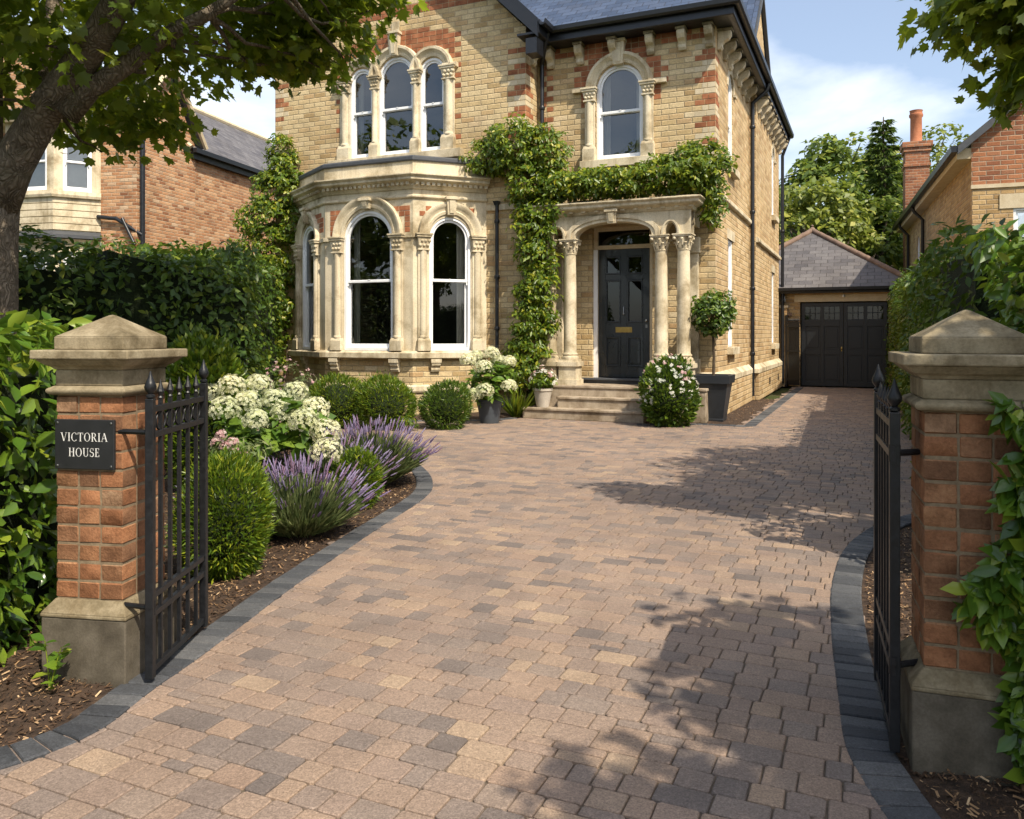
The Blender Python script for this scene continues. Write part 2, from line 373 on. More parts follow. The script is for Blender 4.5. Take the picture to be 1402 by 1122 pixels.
M['glass'] = glass_mat('window glass', .8, .04)
M['glass_up'] = glass_mat('upper window glass', .72, .08)
M['obscure'] = glass_mat('dark door glass', .25, .02)

def pier_brick():
    t = NT('hand made orange brick'); ob = t.obj(); r = t.geo()
    c = t.ramp(r, [(0, (.15, .078, .043)), (.15, (.20, .10, .052)), (.35, (.255, .115, .056)), (.6, (.30, .137, .066)), (.8, (.31, .16, .082)), (.92, (.215, .105, .055)), (1, (.30, .185, .11))])
    a = t.noise(ob, 14, 6, .65); b = t.noise(ob, 90, 4, .7)
    c = t.mix(.8, c, t.ramp(a, [(.3, (.5, .46, .43)), (.52, (1.02, 1.0, .98)), (.72, (1.32, 1.42, 1.45))]), 'MULTIPLY')
    c = t.mix(.6, c, t.ramp(b, [(.35, .7), (.6, 1.1)]), 'MULTIPLY')
    return t.done(t.pr(c, .85, t.bump(t.math('ADD', a, t.math('MULTIPLY', b, .6)), .9, .008), spec=.25))
M['pier_brick'] = pier_brick()
M['mortar'] = mottled('sandy mortar', [(.3, (.15, .112, .07)), (.7, (.27, .205, .13))], 20, .95, .6, .004, 120)

def paver_mat(name, pal):
    t = NT(name); ob = t.obj(); r = t.geo()
    c = t.ramp(r, pal)
    a = t.noise(ob, 3.5, 5, .6); b = t.noise(ob, 55, 5, .75); d = t.noise(ob, 130, 4, .75); l = t.noise(ob, .55, 4, .6)
    c = t.mix(.55, c, t.ramp(a, [(.3, (.72, .70, .70)), (.55, (1, 1, 1)), (.75, (1.22, 1.18, 1.12))]), 'MULTIPLY')
    c = t.mix(.55, c, t.ramp(l, [(.32, (.72, .71, .72)), (.6, (1.1, 1.07, 1.04))]), 'MULTIPLY')
    c = t.mix(.8, c, t.ramp(b, [(.3, .66), (.5, .97), (.68, 1.3)]), 'MULTIPLY')
    c = t.mix(.6, c, t.ramp(d, [(.34, .5), (.5, 1.0), (.64, 1.5)]), 'MULTIPLY')
    h = t.math('ADD', t.math('MULTIPLY', b, .7), t.math('MULTIPLY', d, .5))
    return t.done(t.pr(c, t.mapr(b, .3, .7, .7, .9), t.bump(h, .75, .006), spec=.3))
M['paver'] = paver_mat('tumbled block paving', [(0, (.150, .126, .114)), (.07, (.195, .160, .140)), (.20, (.228, .180, .151)), (.34, (.256, .194, .155)), (.46, (.27, .202, .157)), (.60, (.292, .213, .160)), (.70, (.25, .190, .157)), (.80, (.308, .226, .166)), (.87, (.212, .174, .151)), (.94, (.288, .206, .154)), (1, (.338, .254, .181))])
M['kerb'] = paver_mat('charcoal edging block', [(0, (.042, .046, .053)), (.5, (.072, .077, .085)), (1, (.125, .128, .132))])
M['sand'] = mottled('jointing sand', [(.3, (.075, .058, .043)), (.7, (.17, .132, .095))], 25, .95, .5, .004, 150)
M['mulch'] = mottled('bark mulch', [(.3, (.022, .014, .009)), (.55, (.062, .038, .024)), (.75, (.11, .07, .042))], 18, .95, 1.0, .02, 90)
def chip_mat():
    t = NT('wood chip'); r = t.geo()
    c = t.ramp(r, [(0, (.035, .021, .013)), (.5, (.085, .05, .03)), (.72, (.16, .095, .05)), (.88, (.34, .21, .11)), (1, (.52, .37, .22))])
    return t.done(t.pr(c, .85, spec=.2))
M['chip'] = chip_mat()
def ground_mat():
    t = NT('rough lawn ground'); ob = t.obj(); a = t.noise(ob, .6, 6, .6); b = t.noise(ob, 40, 4, .7)
    c = t.ramp(a, [(.35, (.035, .045, .014)), (.5, (.055, .07, .02)), (.65, (.075, .06, .035))])
    c = t.mix(.7, c, t.ramp(b, [(.3, .5), (.7, 1.4)]), 'MULTIPLY')
    return t.done(t.pr(c, .95, t.bump(b, .8, .03), spec=.2))
M['ground'] = ground_mat()
def bark_mat():
    t = NT('furrowed bark'); ob = t.obj(); mp = t.n('ShaderNodeMapping'); wv = t.n('ShaderNodeTexNoise'); wv.inputs['Scale'].default_value = 5; t.set(wv, 'Vector', ob); vm = t.n('ShaderNodeVectorMath', operation='MULTIPLY_ADD'); t.set(vm, 0, wv.outputs['Color']); vm.inputs[1].default_value = (.25, .25, .5); t.set(vm, 2, ob); t.set(mp, 0, vm.outputs[0]); mp.inputs['Scale'].default_value = (1, 1, .25)
    v = t.n('ShaderNodeTexVoronoi', feature='DISTANCE_TO_EDGE'); t.set(v, 'Vector', mp.outputs[0]); v.inputs['Scale'].default_value = 34
    nz = t.noise(ob, 9, 6, .7); nd = t.n('ShaderNodeMix', data_type='VECTOR'); 
    h = t.math('ADD', t.math('MULTIPLY', t.math('MINIMUM', v.outputs[0], .3), 1.2), t.math('MULTIPLY', nz, 1.1))
    c = t.ramp(h, [(.25, (.045, .034, .025)), (.6, (.125, .10, .074)), (1, (.23, .19, .145))])
    g = t.noise(ob, 2.2, 4, .6); c = t.mix(t.mapr(g, .5, .7, 0, .45), c, (.075, .085, .045))
    return t.done(t.pr(c, .9, t.bump(h, 1.0, .03), spec=.2))
M['bark'] = bark_mat()
M['twig'] = mottled('brown twig', [(.3, (.05, .035, .022)), (.7, (.11, .08, .05))], 12, .9, .5)
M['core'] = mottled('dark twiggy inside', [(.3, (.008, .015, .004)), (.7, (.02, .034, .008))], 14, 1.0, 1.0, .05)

def green(a, b, c, d=None):
    p = [(0, a), (.45, b), (.85, c)]; p.append((1, d or c)); return p
M['leaf_tree'] = leaf_mat('maple leaf', green((.028, .060, .012), (.045, .095, .016), (.085, .14, .022), (.14, .17, .03)), (.33, .42, .035), .56, .45)
M['leaf_laurel'] = leaf_mat('laurel leaf', green((.022, .062, .012), (.042, .105, .018), (.085, .165, .025), (.15, .22, .035)), (.24, .36, .04), .28, .28, .55)
M['leaf_hedge'] = leaf_mat('dark hedge leaf', green((.018, .045, .012), (.030, .072, .016), (.054, .108, .02), (.11, .155, .024)), (.16, .24, .03), .28, .42, .32)
M['leaf_climber'] = leaf_mat('climber leaf', green((.026, .062, .010), (.055, .115, .014), (.115, .175, .018), (.20, .23, .03)), (.28, .36, .03), .33, .38, .45)
M['leaf_box'] = leaf_mat('box leaf', green((.022, .055, .009), (.048, .105, .013), (.10, .165, .018), (.17, .22, .03)), (.24, .34, .03), .28, .4)
M['leaf_box_dark'] = leaf_mat('darker box leaf', green((.018, .05, .012), (.036, .085, .016), (.07, .13, .02), (.11, .17, .03)), (.18, .28, .03), .26, .4)
M['leaf_hydrangea'] = leaf_mat('hydrangea leaf', green((.03, .075, .016), (.055, .125, .024), (.10, .18, .032)), (.2, .34, .05), .25, .45)
M['leaf_lavender'] = leaf_mat('lavender leaf', green((.045, .085, .045), (.075, .12, .065), (.12, .165, .105)), (.2, .28, .1), .25, .6, .3)
M['leaf_far'] = leaf_mat('far tree leaf', green((.032, .068, .015), (.065, .122, .022), (.125, .185, .032), (.18, .22, .045)), (.2, .3, .05), .3, .5)
M['leaf_far_light'] = leaf_mat('light far tree leaf', green((.045, .08, .018), (.085, .135, .026), (.14, .19, .035), (.19, .23, .05)), (.24, .32, .05), .3, .5)
M['leaf_fir'] = leaf_mat('conifer needle', green((.018, .045, .012), (.034, .075, .017), (.065, .115, .022)), (.12, .2, .03), .25, .5)
M['lavender'] = leaf_mat('lavender flower', [(0, (.12, .09, .20)), (.5, (.19, .15, .30)), (1, (.30, .25, .41))], (.32, .27, .45), .15, .7, .2)
M['petal_white'] = leaf_mat('cream hydrangea petal', [(0, (.62, .62, .34)), (.4, (.74, .72, .52)), (1, (.80, .78, .64))], (.8, .8, .55), .3, .7, .2)
M['petal_pure'] = leaf_mat('white petal', [(0, (.74, .70, .68)), (1, (.82, .80, .77))], (.8, .78, .75), .3, .7, .2)
M['petal_pink'] = leaf_mat('pink petal', [(0, (.58, .30, .36)), (.6, (.70, .46, .50)), (1, (.78, .64, .64))], (.75, .5, .5), .3, .7, .2)
# ------------------------------------------------------------------ house frame
A0 = R(23.8); HU = (math.cos(A0), -math.sin(A0)); HV = (math.sin(A0), math.cos(A0)); C0 = (3.62, 14.44)
def H(u, v): return (C0[0] + HU[0] * u + HV[0] * v, C0[1] + HU[1] * u + HV[1] * v)
def H3(u, v, z): return (*H(u, v), z)
def toH(x, y):
    dx, dy = x - C0[0], y - C0[1]
    return (dx * HU[0] + dy * HU[1], dx * HV[0] + dy * HV[1])

# ------------------------------------------------------------------ ground, drive, beds
g = MB(); g.poly([(-200, -60, -.05), (200, -60, -.05), (200, 300, -.05), (-200, 300, -.05)])
tag(part('ground', g, M['ground']), kind='structure')

left_in = smooth_line([(-4.5, 1.05), (-3.3, 1.85), G(0, 1055), G(228, 932), G(407, 800), G(509, 730), G(584, 680), G(592, 658), G(581, 642), G(568, 634), G(535, 616), G(480, 600)], .095)
def resample(L, n):
    s = np.concatenate([[0], np.cumsum(np.linalg.norm(np.diff(L, axis=0), axis=1))]); q = np.linspace(0, s[-1], n)
    return np.stack([np.interp(q, s, L[:, 0]), np.interp(q, s, L[:, 1])], 1)
def offset_line(L, d):
    t = np.gradient(L, axis=0); t = unit(t); return L + np.stack([t[:, 1], -t[:, 0]], 1) * d
left_out = None
right_in = smooth_line([(1.05, .6), (1.12, 1.6), G(1216, 1122), G(1184, 1072), G(1157, 1019), G(1147, 949), G(1138, 863), G(1139, 799), G(1157, 751), G(1195, 722), G(1250, 704), G(1320, 694), G(1420, 690)], .09)
left_out = offset_line(left_in, -.165)
house_front = smooth_line([H(-11.5, -3.0), H(-9.2, -3.05), H(-7.2, -3.1), H(-5.3, -2.95), H(-4.4, -2.45), H(-3.5, -1.95), H(-3.22, -1.42)], .105)
house_right = [H(-1.05, -1.45), H(-.55, -1.30), H(-.2, -1.0), H(.05, -.95), H(.50, -.95), H(.62, -.2), H(.62, 2.0), H(.62, 5.5), H(.62, 9.4)]
house_right = smooth_line(house_right[:4], .105).tolist() + smooth_line([H(.06, -.95), H(.62, -.95)], .105).tolist() + smooth_line([H(.62, -.9), H(.62, 9.4)], .105).tolist()
house_right = np.array(house_right)

hedge_base = [(3.7, 7.0), (10.7, 22.9)]
drive = [tuple(p) for p in left_in] + [(-7.5, 9.6), (-9.5, 15)] + [tuple(p) for p in house_front] + [H(-3.2, -1.2), H(-1.0, -1.2)] + [tuple(p) for p in house_right] + [H(.62, 9.88), H(3.6, 9.88), hedge_base[1], hedge_base[0], (5.2, 6.6)] + [tuple(p) for p in right_in[::-1]]
drive += [(1.05, -.6), (-4.8, -.6)]

def band_blocks(mb, L, w, side=1.0, z=.006, gap=.010, h=.05):
    """a row of edging blocks along L; side: +1 to the right of travel"""
    for i in range(len(L) - 1):
        a, b = np.array(L[i]), np.array(L[i + 1]); t = b - a; l = np.linalg.norm(t)
        if l < .03 or l > .3: continue
        def nrm(i):
            q = np.array(L[min(i + 1, len(L) - 1)]) - np.array(L[max(i - 1, 0)]); q /= max(1e-6, np.linalg.norm(q)); return np.array([q[1], -q[0]]) * side
        na, nb = nrm(i), nrm(i + 1); t /= l
        zz = z + random.uniform(-.002, .002); g2 = gap / 2
        q = [a + t * g2, b - t * g2, b - t * g2 + nb * w, a + t * g2 + na * w]
        if side > 0: q = q[::-1]
        c = sum(q) / 4; bv = .006
        ins = [p + (c - p) / np.linalg.norm(c - p) * bv * 1.5 for p in q]
        i0 = mb.add([(p[0], p[1], -.03) for p in q] + [(p[0], p[1], zz - bv) for p in q] + [(p[0], p[1], zz + random.uniform(-.001, .001)) for p in ins])
        for k in range(4):
            j = (k + 1) % 4
            mb.face((i0 + k, i0 + j, i0 + 4 + j, i0 + 4 + k)); mb.face((i0 + 4 + k, i0 + 4 + j, i0 + 8 + j, i0 + 8 + k))
        mb.face((i0 + 8, i0 + 9, i0 + 10, i0 + 11))

e = MB()
band = MB()
band_blocks(e, left_in, .165, -1.0, .009, .008)
band_blocks(e, right_in, .165, 1.0, .008)
band_blocks(e, house_front, .18, -1.0, .010)
band_blocks(e, house_right, .18, 1.0, .009)
for A_, B_ in ((left_in, left_out), (right_in, offset_line(right_in, .165)), (house_front, offset_line(house_front, -.18)), (house_right, offset_line(house_right, .18))):
    for i in range(len(A_) - 1):
        q = [A_[i], A_[i + 1], B_[i + 1], B_[i]]
        if np.linalg.norm(A_[i + 1] - A_[i]) > .3: continue
        if (q[1][0] - q[0][0]) * (q[2][1] - q[0][1]) - (q[1][1] - q[0][1]) * (q[2][0] - q[0][0]) < 0: q = q[::-1]
        e.poly([(p[0], p[1], -.006) for p in q], None, 1)
tag(part('driveway_edging', e, [M['kerb'], M['sand']]), kind='structure')

# bed of sand under the joints, then every paving block with a tumbled edge
pm = MB()
pts = [Vector((p[0], p[1], 0)) for p in drive]
tr = tessellate_polygon([pts]); i0 = pm.add([(p[0], p[1], -.010) for p in drive])
for t in tr:
    a, b, c = [drive[k] for k in t]
    if (b[0] - a[0]) * (c[1] - a[1]) - (b[1] - a[1]) * (c[0] - a[0]) < 0: t = (t[0], t[2], t[1])
    pm.face([i0 + k for k in t], None, 1)
blk = []
def strip(v0, d):
    u = -14 + random.uniform(0, .2)
    while u < 8:
        l = random.choice((.115, .16, .16, .20, .20, .24)) * (1.0 if d > .12 else 1.2)
        blk.append((u + l / 2, v0 + d / 2, l, d)); u += l
v = -16.5
while v < 9.9:
    d = random.choice((.118, .125, .125, .135))
    u = -14 + random.uniform(0, .2)
    while u < 8:
        if random.random() < .06:              # a stretch of two thin courses
            l2 = random.uniform(.25, .5); h1 = d * random.choice((.45, .55))
            for vv, dd in ((v, h1), (v + h1, d - h1)):
                uu = u
                while uu < u + l2 - .04:
                    l = min(random.choice((.12, .15, .18)), u + l2 - uu)
                    if u + l2 - uu - l < .06: l = u + l2 - uu
                    blk.append((uu + l / 2, vv + dd / 2, l, dd)); uu += l
            u += l2
        else:
            l = random.choice((.09, .115, .125, .14, .16, .185)); blk.append((u + l / 2, v + d / 2, l, d)); u += l
    v += d
B = np.array(blk); X = C0[0] + HU[0] * B[:, 0] + HV[0] * B[:, 1]; Y = C0[1] + HU[1] * B[:, 0] + HV[1] * B[:, 1]
ok = in_poly(X, Y, drive)
for su in (-.5, .5):
    for sv in (-.5, .5):
        uu, vv = B[:, 0] + su * B[:, 2], B[:, 1] + sv * B[:, 3]; ok |= in_poly(C0[0] + HU[0] * uu + HV[0] * vv, C0[1] + HU[1] * uu + HV[1] * vv, drive)
ok &= (Y > -.5); B = B[ok]
for (u, v, l, d) in B:
    l = l - .0045; d = d - .0045; ch = random.uniform(.004, .010); bv = .0045; z = random.uniform(-.0012, .0010); a = random.gauss(0, .004)
    def ring(e_, c_, zz, tl):
        x, y = l / 2 - e_, d / 2 - e_
        return [(-x + c_, -y), (x - c_, -y), (x, -y + c_), (x, y - c_), (x - c_, y), (-x + c_, y), (-x, y - c_), (-x, -y + c_)]
    tx, ty = random.gauss(0, .005), random.gauss(0, .005); vs = []
    wob = [(random.gauss(0, .0010), random.gauss(0, .0010)) for _ in range(8)]
    for e_, zz in ((0, -.012), (.001, -.0035), (bv, 0)):
        for (x, y), (wx, wy) in zip(ring(e_, ch, 0, 0), wob):
            x += wx; y += wy
            p = H(u + x - a * y, v + y + a * x); vs.append((p[0], p[1], z + zz + (x * tx + y * ty if zz > -.01 else 0)))
    i0 = pm.add(vs)
    for r in (0, 8):
        for k in range(8):
            j = (k + 1) % 8; pm.face((i0 + r + k, i0 + r + j, i0 + r + 8 + j, i0 + r + 8 + k))
    pm.face([i0 + 16 + k for k in range(8)])
tag(part('driveway', pm, [M['paver'], M['sand']]), kind='structure')

# planting beds: lumpy soil with bark chips
def bed(name, poly, step, keep_chips, dens, amp=.035):
    P = np.array(poly); x0, y0 = P.min(0); x1, y1 = P.max(0)
    nx, ny = int((x1 - x0) / step) + 2, int((y1 - y0) / step) + 2
    xs = x0 + np.arange(nx) * step; ys = y0 + np.arange(ny) * step; XX, YY = np.meshgrid(xs, ys)
    ins = in_poly(XX, YY, poly); pp = np.stack([XX.ravel(), YY.ravel(), 0 * XX.ravel()], 1)
    zz = (.005 + amp * .6 * lump(pp, 5, 1) + amp * .35 * lump(pp, 17, 2) + rng.normal(size=len(pp)) * .004).reshape(XX.shape)
    E = np.array(list(poly) + [poly[0]]); dm = np.full(len(pp), 9.0)
    for a, b in zip(E[:-1], E[1:]):
        d_ = b - a; l2 = max(1e-9, d_ @ d_); t_ = np.clip(((pp[:, :2] - a) @ d_) / l2, 0, 1); dm = np.minimum(dm, np.linalg.norm(pp[:, :2] - a - t_[:, None] * d_, axis=1))
    dm = np.where(ins.ravel(), dm, 0); sm = np.clip(dm / .16, 0, 1).reshape(XX.shape); zz = zz * sm - .014 * (1 - sm)
    m = MB(); m.v = [(XX.flat[i], YY.flat[i], zz.flat[i]) for i in range(XX.size)]
    for j in range(ny - 1):
        for i in range(nx - 1):
            if ins[j, i] or ins[j, i + 1] or ins[j + 1, i] or ins[j + 1, i + 1]:
                m.face((j * nx + i, j * nx + i + 1, (j + 1) * nx + i + 1, (j + 1) * nx + i))
    o = tag(part(name, m, M['mulch'], smooth=180), kind='structure')
    a = (x1 - x0) * (y1 - y0); k = int(a * dens); q = np.stack([x0 + rng.random(k) * (x1 - x0), y0 + rng.random(k) * (y1 - y0)], 1)
    q = q[in_poly(q[:, 0], q[:, 1], poly)]
    if keep_chips is not None: q = q[keep_chips(q)]
    dq = np.full(len(q), 9.0)
    for a, b in zip(E[:-1], E[1:]):
        d_ = b - a; l2 = max(1e-9, d_ @ d_); t_ = np.clip(((q - a) @ d_) / l2, 0, 1); dq = np.minimum(dq, np.linalg.norm(q - a - t_[:, None] * d_, axis=1))
    q = q[dq > .03]; dq = dq[dq > .03]; sq_ = np.clip(dq / .16, 0, 1)
    z = .012 + amp * .6 * lump(np.c_[q, 0 * q[:, :1]], 5, 1) + amp * .35 * lump(np.c_[q, 0 * q[:, :1]], 17, 2) + rng.random(len(q)) * .008
    z = z * sq_ - .008 * (1 - sq_)
    return np.c_[q, z]
shr = lambda L, d: offset_line(L, d)
left_poly = [tuple(p) for p in shr(left_out, .01)] + [(-4.5, 9.9), (-7, 9.6), (-8, 5), (-6, 2), (-4.8, 1.5)]
c1 = bed('flower_bed', left_poly, .07, None, 2600)
ro = offset_line(right_in, .155)
right_poly = [tuple(p) for p in ro] + [(6.5, 6.2), (6.5, .5), (1.2, .3)]
c2 = bed('flower_bed', right_poly, .07, None, 2600)
hf = [tuple(p) for p in offset_line(house_front, -.12)] + [H(-3.0, -1.25), H(-2.9, -.3), H(-4, -.5), H(-9.5, -.5), H(-11.5, -.6)]
c3 = bed('flower_bed', hf, .12, None, 250)
hr = [H(-1.1, -1.3), H(-.5, -1.17), H(-.12, -.9), H(.05, -.82), H(.5, -.82), H(.5, 5), H(-.1, 5), H(-.1, -.1), H(-1, -.1)]
c4 = bed('flower_bed', hr, .1, None, 500, .02)
ch = np.concatenate([c1, c2, c3, c4])
tag(leaf_mesh('bark_chips', T_CHIP, ch, (0, 0, 1), .012 + .026 * rng.random(len(ch)) ** 2.2, M['chip'], None, jit=.4, droop=0, var=.65), kind='stuff')
# ------------------------------------------------------------------ window builder
def curtain(fr, u0, u1, z0, z1, n, parent):
    c = MB(); k = 14
    for i in range(k):
        a = u0 + (u1 - u0) * i / k; b = u0 + (u1 - u0) * (i + 1) / k
        na = n + .025 * math.sin(i * 1.9); nb = n + .025 * math.sin((i + 1) * 1.9)
        c.poly([fr.p(a, na, z0), fr.p(b, nb, z0), fr.p(b, nb, z1), fr.p(a, na, z1)])
    part('curtain', c, M['curtain'], parent)
def sash_window(fr, uc, w, z0, zs, zm, parent, n0=-.15, arch=True, curt='LR', glass='glass', cw=.22, name='sash_window'):
    f = MB(); t = .05
    if arch:
        o = arch_pts(uc, w, z0, zs); i1 = arch_pts(uc, w - 2 * t, z0 + .055, zs); ztop = zs + w / 2
        us = [(uc + w / 2 - t, zm)] + [(uc + (w / 2 - t) * math.cos(PI * k / 24), zs + (w / 2 - t) * math.sin(PI * k / 24)) for k in range(25)] + [(uc - w / 2 + t, zm)]
        r2 = w / 2 - t - .042
        ui = [(uc + r2, zm + .04)] + [(uc + r2 * math.cos(PI * k / 24), zs + r2 * math.sin(PI * k / 24)) for k in range(25)] + [(uc - r2, zm + .04)]
    else:
        o = rect_pts(uc - w / 2, uc + w / 2, z0, zs); i1 = rect_pts(uc - w / 2 + t, uc + w / 2 - t, z0 + .055, zs - t); ztop = zs
        us = rect_pts(uc - w / 2 + t, uc + w / 2 - t, zm, zs - t); ui = rect_pts(uc - w / 2 + t + .042, uc + w / 2 - t - .042, zm + .04, zs - t - .042)
    fr.ring(f, o, i1, n0 - .09, n0 + .06)
    fr.ring(f, us, ui, n0 - .02, n0 + .025)
    b = w / 2 - t
    fr.ring(f, rect_pts(uc - b, uc + b, z0 + .05, zm + .03), rect_pts(uc - b + .042, uc + b - .042, z0 + .13, zm - .015), n0 - .07, n0 - .022)
    fr.box(f, uc - b, uc + b, n0 - .045, n0 + .032, zm - .012, zm + .032)
    for s in (-1, 1): fr.box(f, uc + s * (b - .012) - .012, uc + s * (b - .012) + .012, n0 + .0, n0 + .028, zm - .07, zm - .008)
    fr.box(f, uc - .018, uc + .018, n0 + .03, n0 + .045, zm + .03, zm + .045)
    win = part(name, f, M['white'], parent, bevel=.004)
    gm = MB(); gm.poly([fr.p(a, n0 + .0, z) for a, z in ui]); gm.poly([fr.p(a, n0 - .045, z) for a, z in rect_pts(uc - b + .04, uc + b - .04, z0 + .12, zm - .012)])
    part('glass_pane', gm, M[glass], win)
    if 'L' in curt: curtain(fr, uc - b, uc - b + cw, z0 + .06, ztop - .06, n0 - .2, win)
    if 'R' in curt: curtain(fr, uc + b - cw, uc + b, z0 + .06, ztop - .06, n0 - .2, win)
    return win

def capital(mb, c, r, z0, z1, ab, seg=20):
    h = z1 - z0
    mb.lathe(c, [(r, 0), (r + .012, .005), (r + .012, .022), (r * .98, .028), (r * 1.05, h * .35), (r * 1.3, h * .72), (r * 1.45, h * .8)], seg, z0)
    for lv, (zz, k, rr, hh) in enumerate(((.03, 8, r * 1.02, h * .40), (h * .3, 8, r * 1.12, h * .45))):
        for i in range(k):
            a = 2 * PI * (i + .5 * lv) / k; ca, sa = math.cos(a), math.sin(a); w = r * .36
            pt = lambda rad, s, z: (c[0] + ca * rad - sa * s, c[1] + sa * rad + ca * s, z0 + z)
            prof = [(rr + .006, zz, w * .9), (rr + .022, zz + hh * .6, w), (rr + .045, zz + hh, w * .7), (rr + .062, zz + hh * .82, w * .35)]
            mb.grid_loft([[pt(rad, -s, z), pt(rad + .012, 0, z), pt(rad, s, z), pt(rad - .02, 0, z)] for rad, z, s in prof], True, True)
    a0 = A0
    for k in range(4):
        a = -a0 + PI / 4 + k * PI / 2; mb.ball((c[0] + math.cos(a) * ab * 1.22, c[1] + math.sin(a) * ab * 1.22, z1 - .075), .032, 8, 6)
    for e_, za, zb in ((ab, z1 - .05, z1 - .02), (ab + .015, z1 - .02, z1)):
        q = [(c[0] + HU[0] * x + HV[0] * y, c[1] + HU[1] * x + HV[1] * y) for x, y in ((-e_, -e_), (e_, -e_), (e_, e_), (-e_, e_))]
        mb.box8([(*p, za) for p in q] + [(*p, zb) for p in q])

def stone_pilaster(fr, mb, uc, w, n, z0, z1, zb=.24, zc=.30, engaged=True):
    h = w / 2
    fr.box(mb, uc - h - .02, uc + h + .02, .003, n + .035, z0, z0 + zb * .8)
    fr.taper(mb, uc - h, uc + h, .003, n, z0 + zb * .8, z0 + zb, 0, 0)
    fr.taper(mb, uc - h - .015, uc + h + .015, .003, n + .025, z0 + zb * .8, z0 + zb, -.012, -.02)
    fr.box(mb, uc - h * .95, uc + h * .95, .003, n - .05, z0 + zb, z1 - zc)
    c = fr.xy(uc, n - h * .62); r = h * .72
    mb.lathe(c, [(r * 1.15, 0), (r * 1.15, .03), (r, .045), (r * .94, z1 - zc - z0 - zb)], 18, z0 + zb)
    # carved capital
    zc0 = z1 - zc
    fr.box(mb, uc - h - .012, uc + h + .012, .003, n + .012, zc0, zc0 + .03)
    fr.taper(mb, uc - h * .9, uc + h * .9, .003, n - .01, zc0 + .03, z1 - .06, .03, .04)
    for k in range(3):
        uu = uc + (k - 1) * h * .66
        for zz, rr in ((zc0 + zc * .30, .035), (zc0 + zc * .58, .042)):
            mb.ball(fr.p(uu + (.03 if rr > .04 else 0), n + .005, zz), rr * w / .25, 8, 6)
    fr.box(mb, uc - h - .04, uc + h + .04, .003, n + .05, z1 - .06, z1 - .02)
    fr.box(mb, uc - h - .055, uc + h + .055, .003, n + .065, z1 - .02, z1 + .012)

def keystone(fr, mb, uc, z0, z1, w0, w1, n):
    mb.box8([fr.p(uc - w0, n, z0), fr.p(uc + w0, n, z0), fr.p(uc + w0, .003, z0), fr.p(uc - w0, .003, z0), fr.p(uc - w1, n + .03, z1), fr.p(uc + w1, n + .03, z1), fr.p(uc + w1, .003, z1), fr.p(uc - w1, .003, z1)])
    k = .55
    mb.box8([fr.p(uc - w0 * k, n + .02, z0 + .03), fr.p(uc + w0 * k, n + .02, z0 + .03), fr.p(uc + w0 * k, n - .01, z0 + .03), fr.p(uc - w0 * k, n - .01, z0 + .03), fr.p(uc - w1 * k, n + .05, z1 - .06), fr.p(uc + w1 * k, n + .05, z1 - .06), fr.p(uc + w1 * k, n, z1 - .06), fr.p(uc - w1 * k, n, z1 - .06)])
    fr.box(mb, uc - w1 - .02, uc + w1 + .02, .003, n + .06, z1 - .04, z1 + .012)

def brick_patch(fr, mb, fn, u0, u1, z0, z1, bw=.28, bh=.10, n=.006, gap=.010, uo=0):
    for r in range(int(math.floor(z0 / bh)), int(math.ceil(z1 / bh))):
        off = .5 * (r % 2); i0 = int(math.floor((u0 + uo) / bw + off)) - 1; i1 = int(math.ceil((u1 + uo) / bw + off)) + 1
        for i in range(i0, i1):
            sp_ = []
            for hf in (0, 1):                       # half bricks so the toothing can be fine
                a = (i - off) * bw + hf * bw / 2 - uo; b = a + bw / 2
                a, b = max(a, u0), min(b, u1)
                if b - a < .04 or not fn((a + b) / 2, (r + .5) * bh): continue
                if sp_ and random.random() < .75: sp_[-1] = (sp_[-1][0], b)
                else: sp_.append((a, b))
            for a, b in sp_:
                fr.box(mb, a + gap / 2, b - gap / 2, -.02, n, r * bh + gap / 2, (r + 1) * bh - gap / 2)

# ------------------------------------------------------------------ the house
HB = thing('house', 'two-storey Victorian house of yellow brick with stone bay window and columned porch', 'house', (*H(-4.6, 4), 0))
frL = Fr(H(0, -.62), HU); frR = Fr(C0, HU); frS = Fr(C0, HV); frRet = Fr(H(-3.4, -.62), HV)
BV = -1.64
bA, bB, bC, bD = H(-8.80, -.62), H(-7.22, BV), H(-5.24, BV), H(-4.22, -.62)
sub = lambda a, b: (a[0] - b[0], a[1] - b[1])
f1, f2, f3 = Fr(bA, sub(bB, bA)), Fr(bB, sub(bC, bB)), Fr(bC, sub(bD, bC))
bays = ((f1, math.hypot(*sub(bB, bA)), .42), (f2, 1.98, .55), (f3, math.hypot(*sub(bD, bC)), .405))
RV = .20

# ---- walls
w = MB()
TRI = [(-7.07, .58, 6.68, 6.68), (-6.24, .84, 6.68, 6.68), (-5.41, .58, 6.68, 6.68)]        # (centre, width, spring..)
ZS1 = 5.10
ho = [arch_pts(u, ww, ZS1, zs) for u, ww, zs, _ in TRI]
frL.wall(w, [(-9.3, 0), (-3.4, 0), (-3.4, 7.35), (-6.35, 10.3), (-9.3, 7.35)], ho + [rect_pts(-8.25, -4.5, .5, 3.95)], reveal=RV)
WIN2 = (-1.77, .90, 4.76, 6.10)
DOOR = (-2.30, -1.14, .60, 3.52)
frR.wall(w, rect_pts(-3.4, 0, 0, 7.2), [arch_pts(*WIN2), rect_pts(*DOOR)], reveal=RV + .06)
frRet.wall(w, rect_pts(0, .62, 0, 7.3), uo=.1)
frBack = Fr(H(-.0, 9.6), (-HU[0], -HU[1])); frBack.wall(w, rect_pts(0, 9.3, 0, 7.2))
frLeft = Fr(H(-9.3, 9.6), (-HV[0], -HV[1])); frLeft.wall(w, rect_pts(0, 10.22, 0, 7.35))
part('wall', w, M['yellow_brick'], HB)
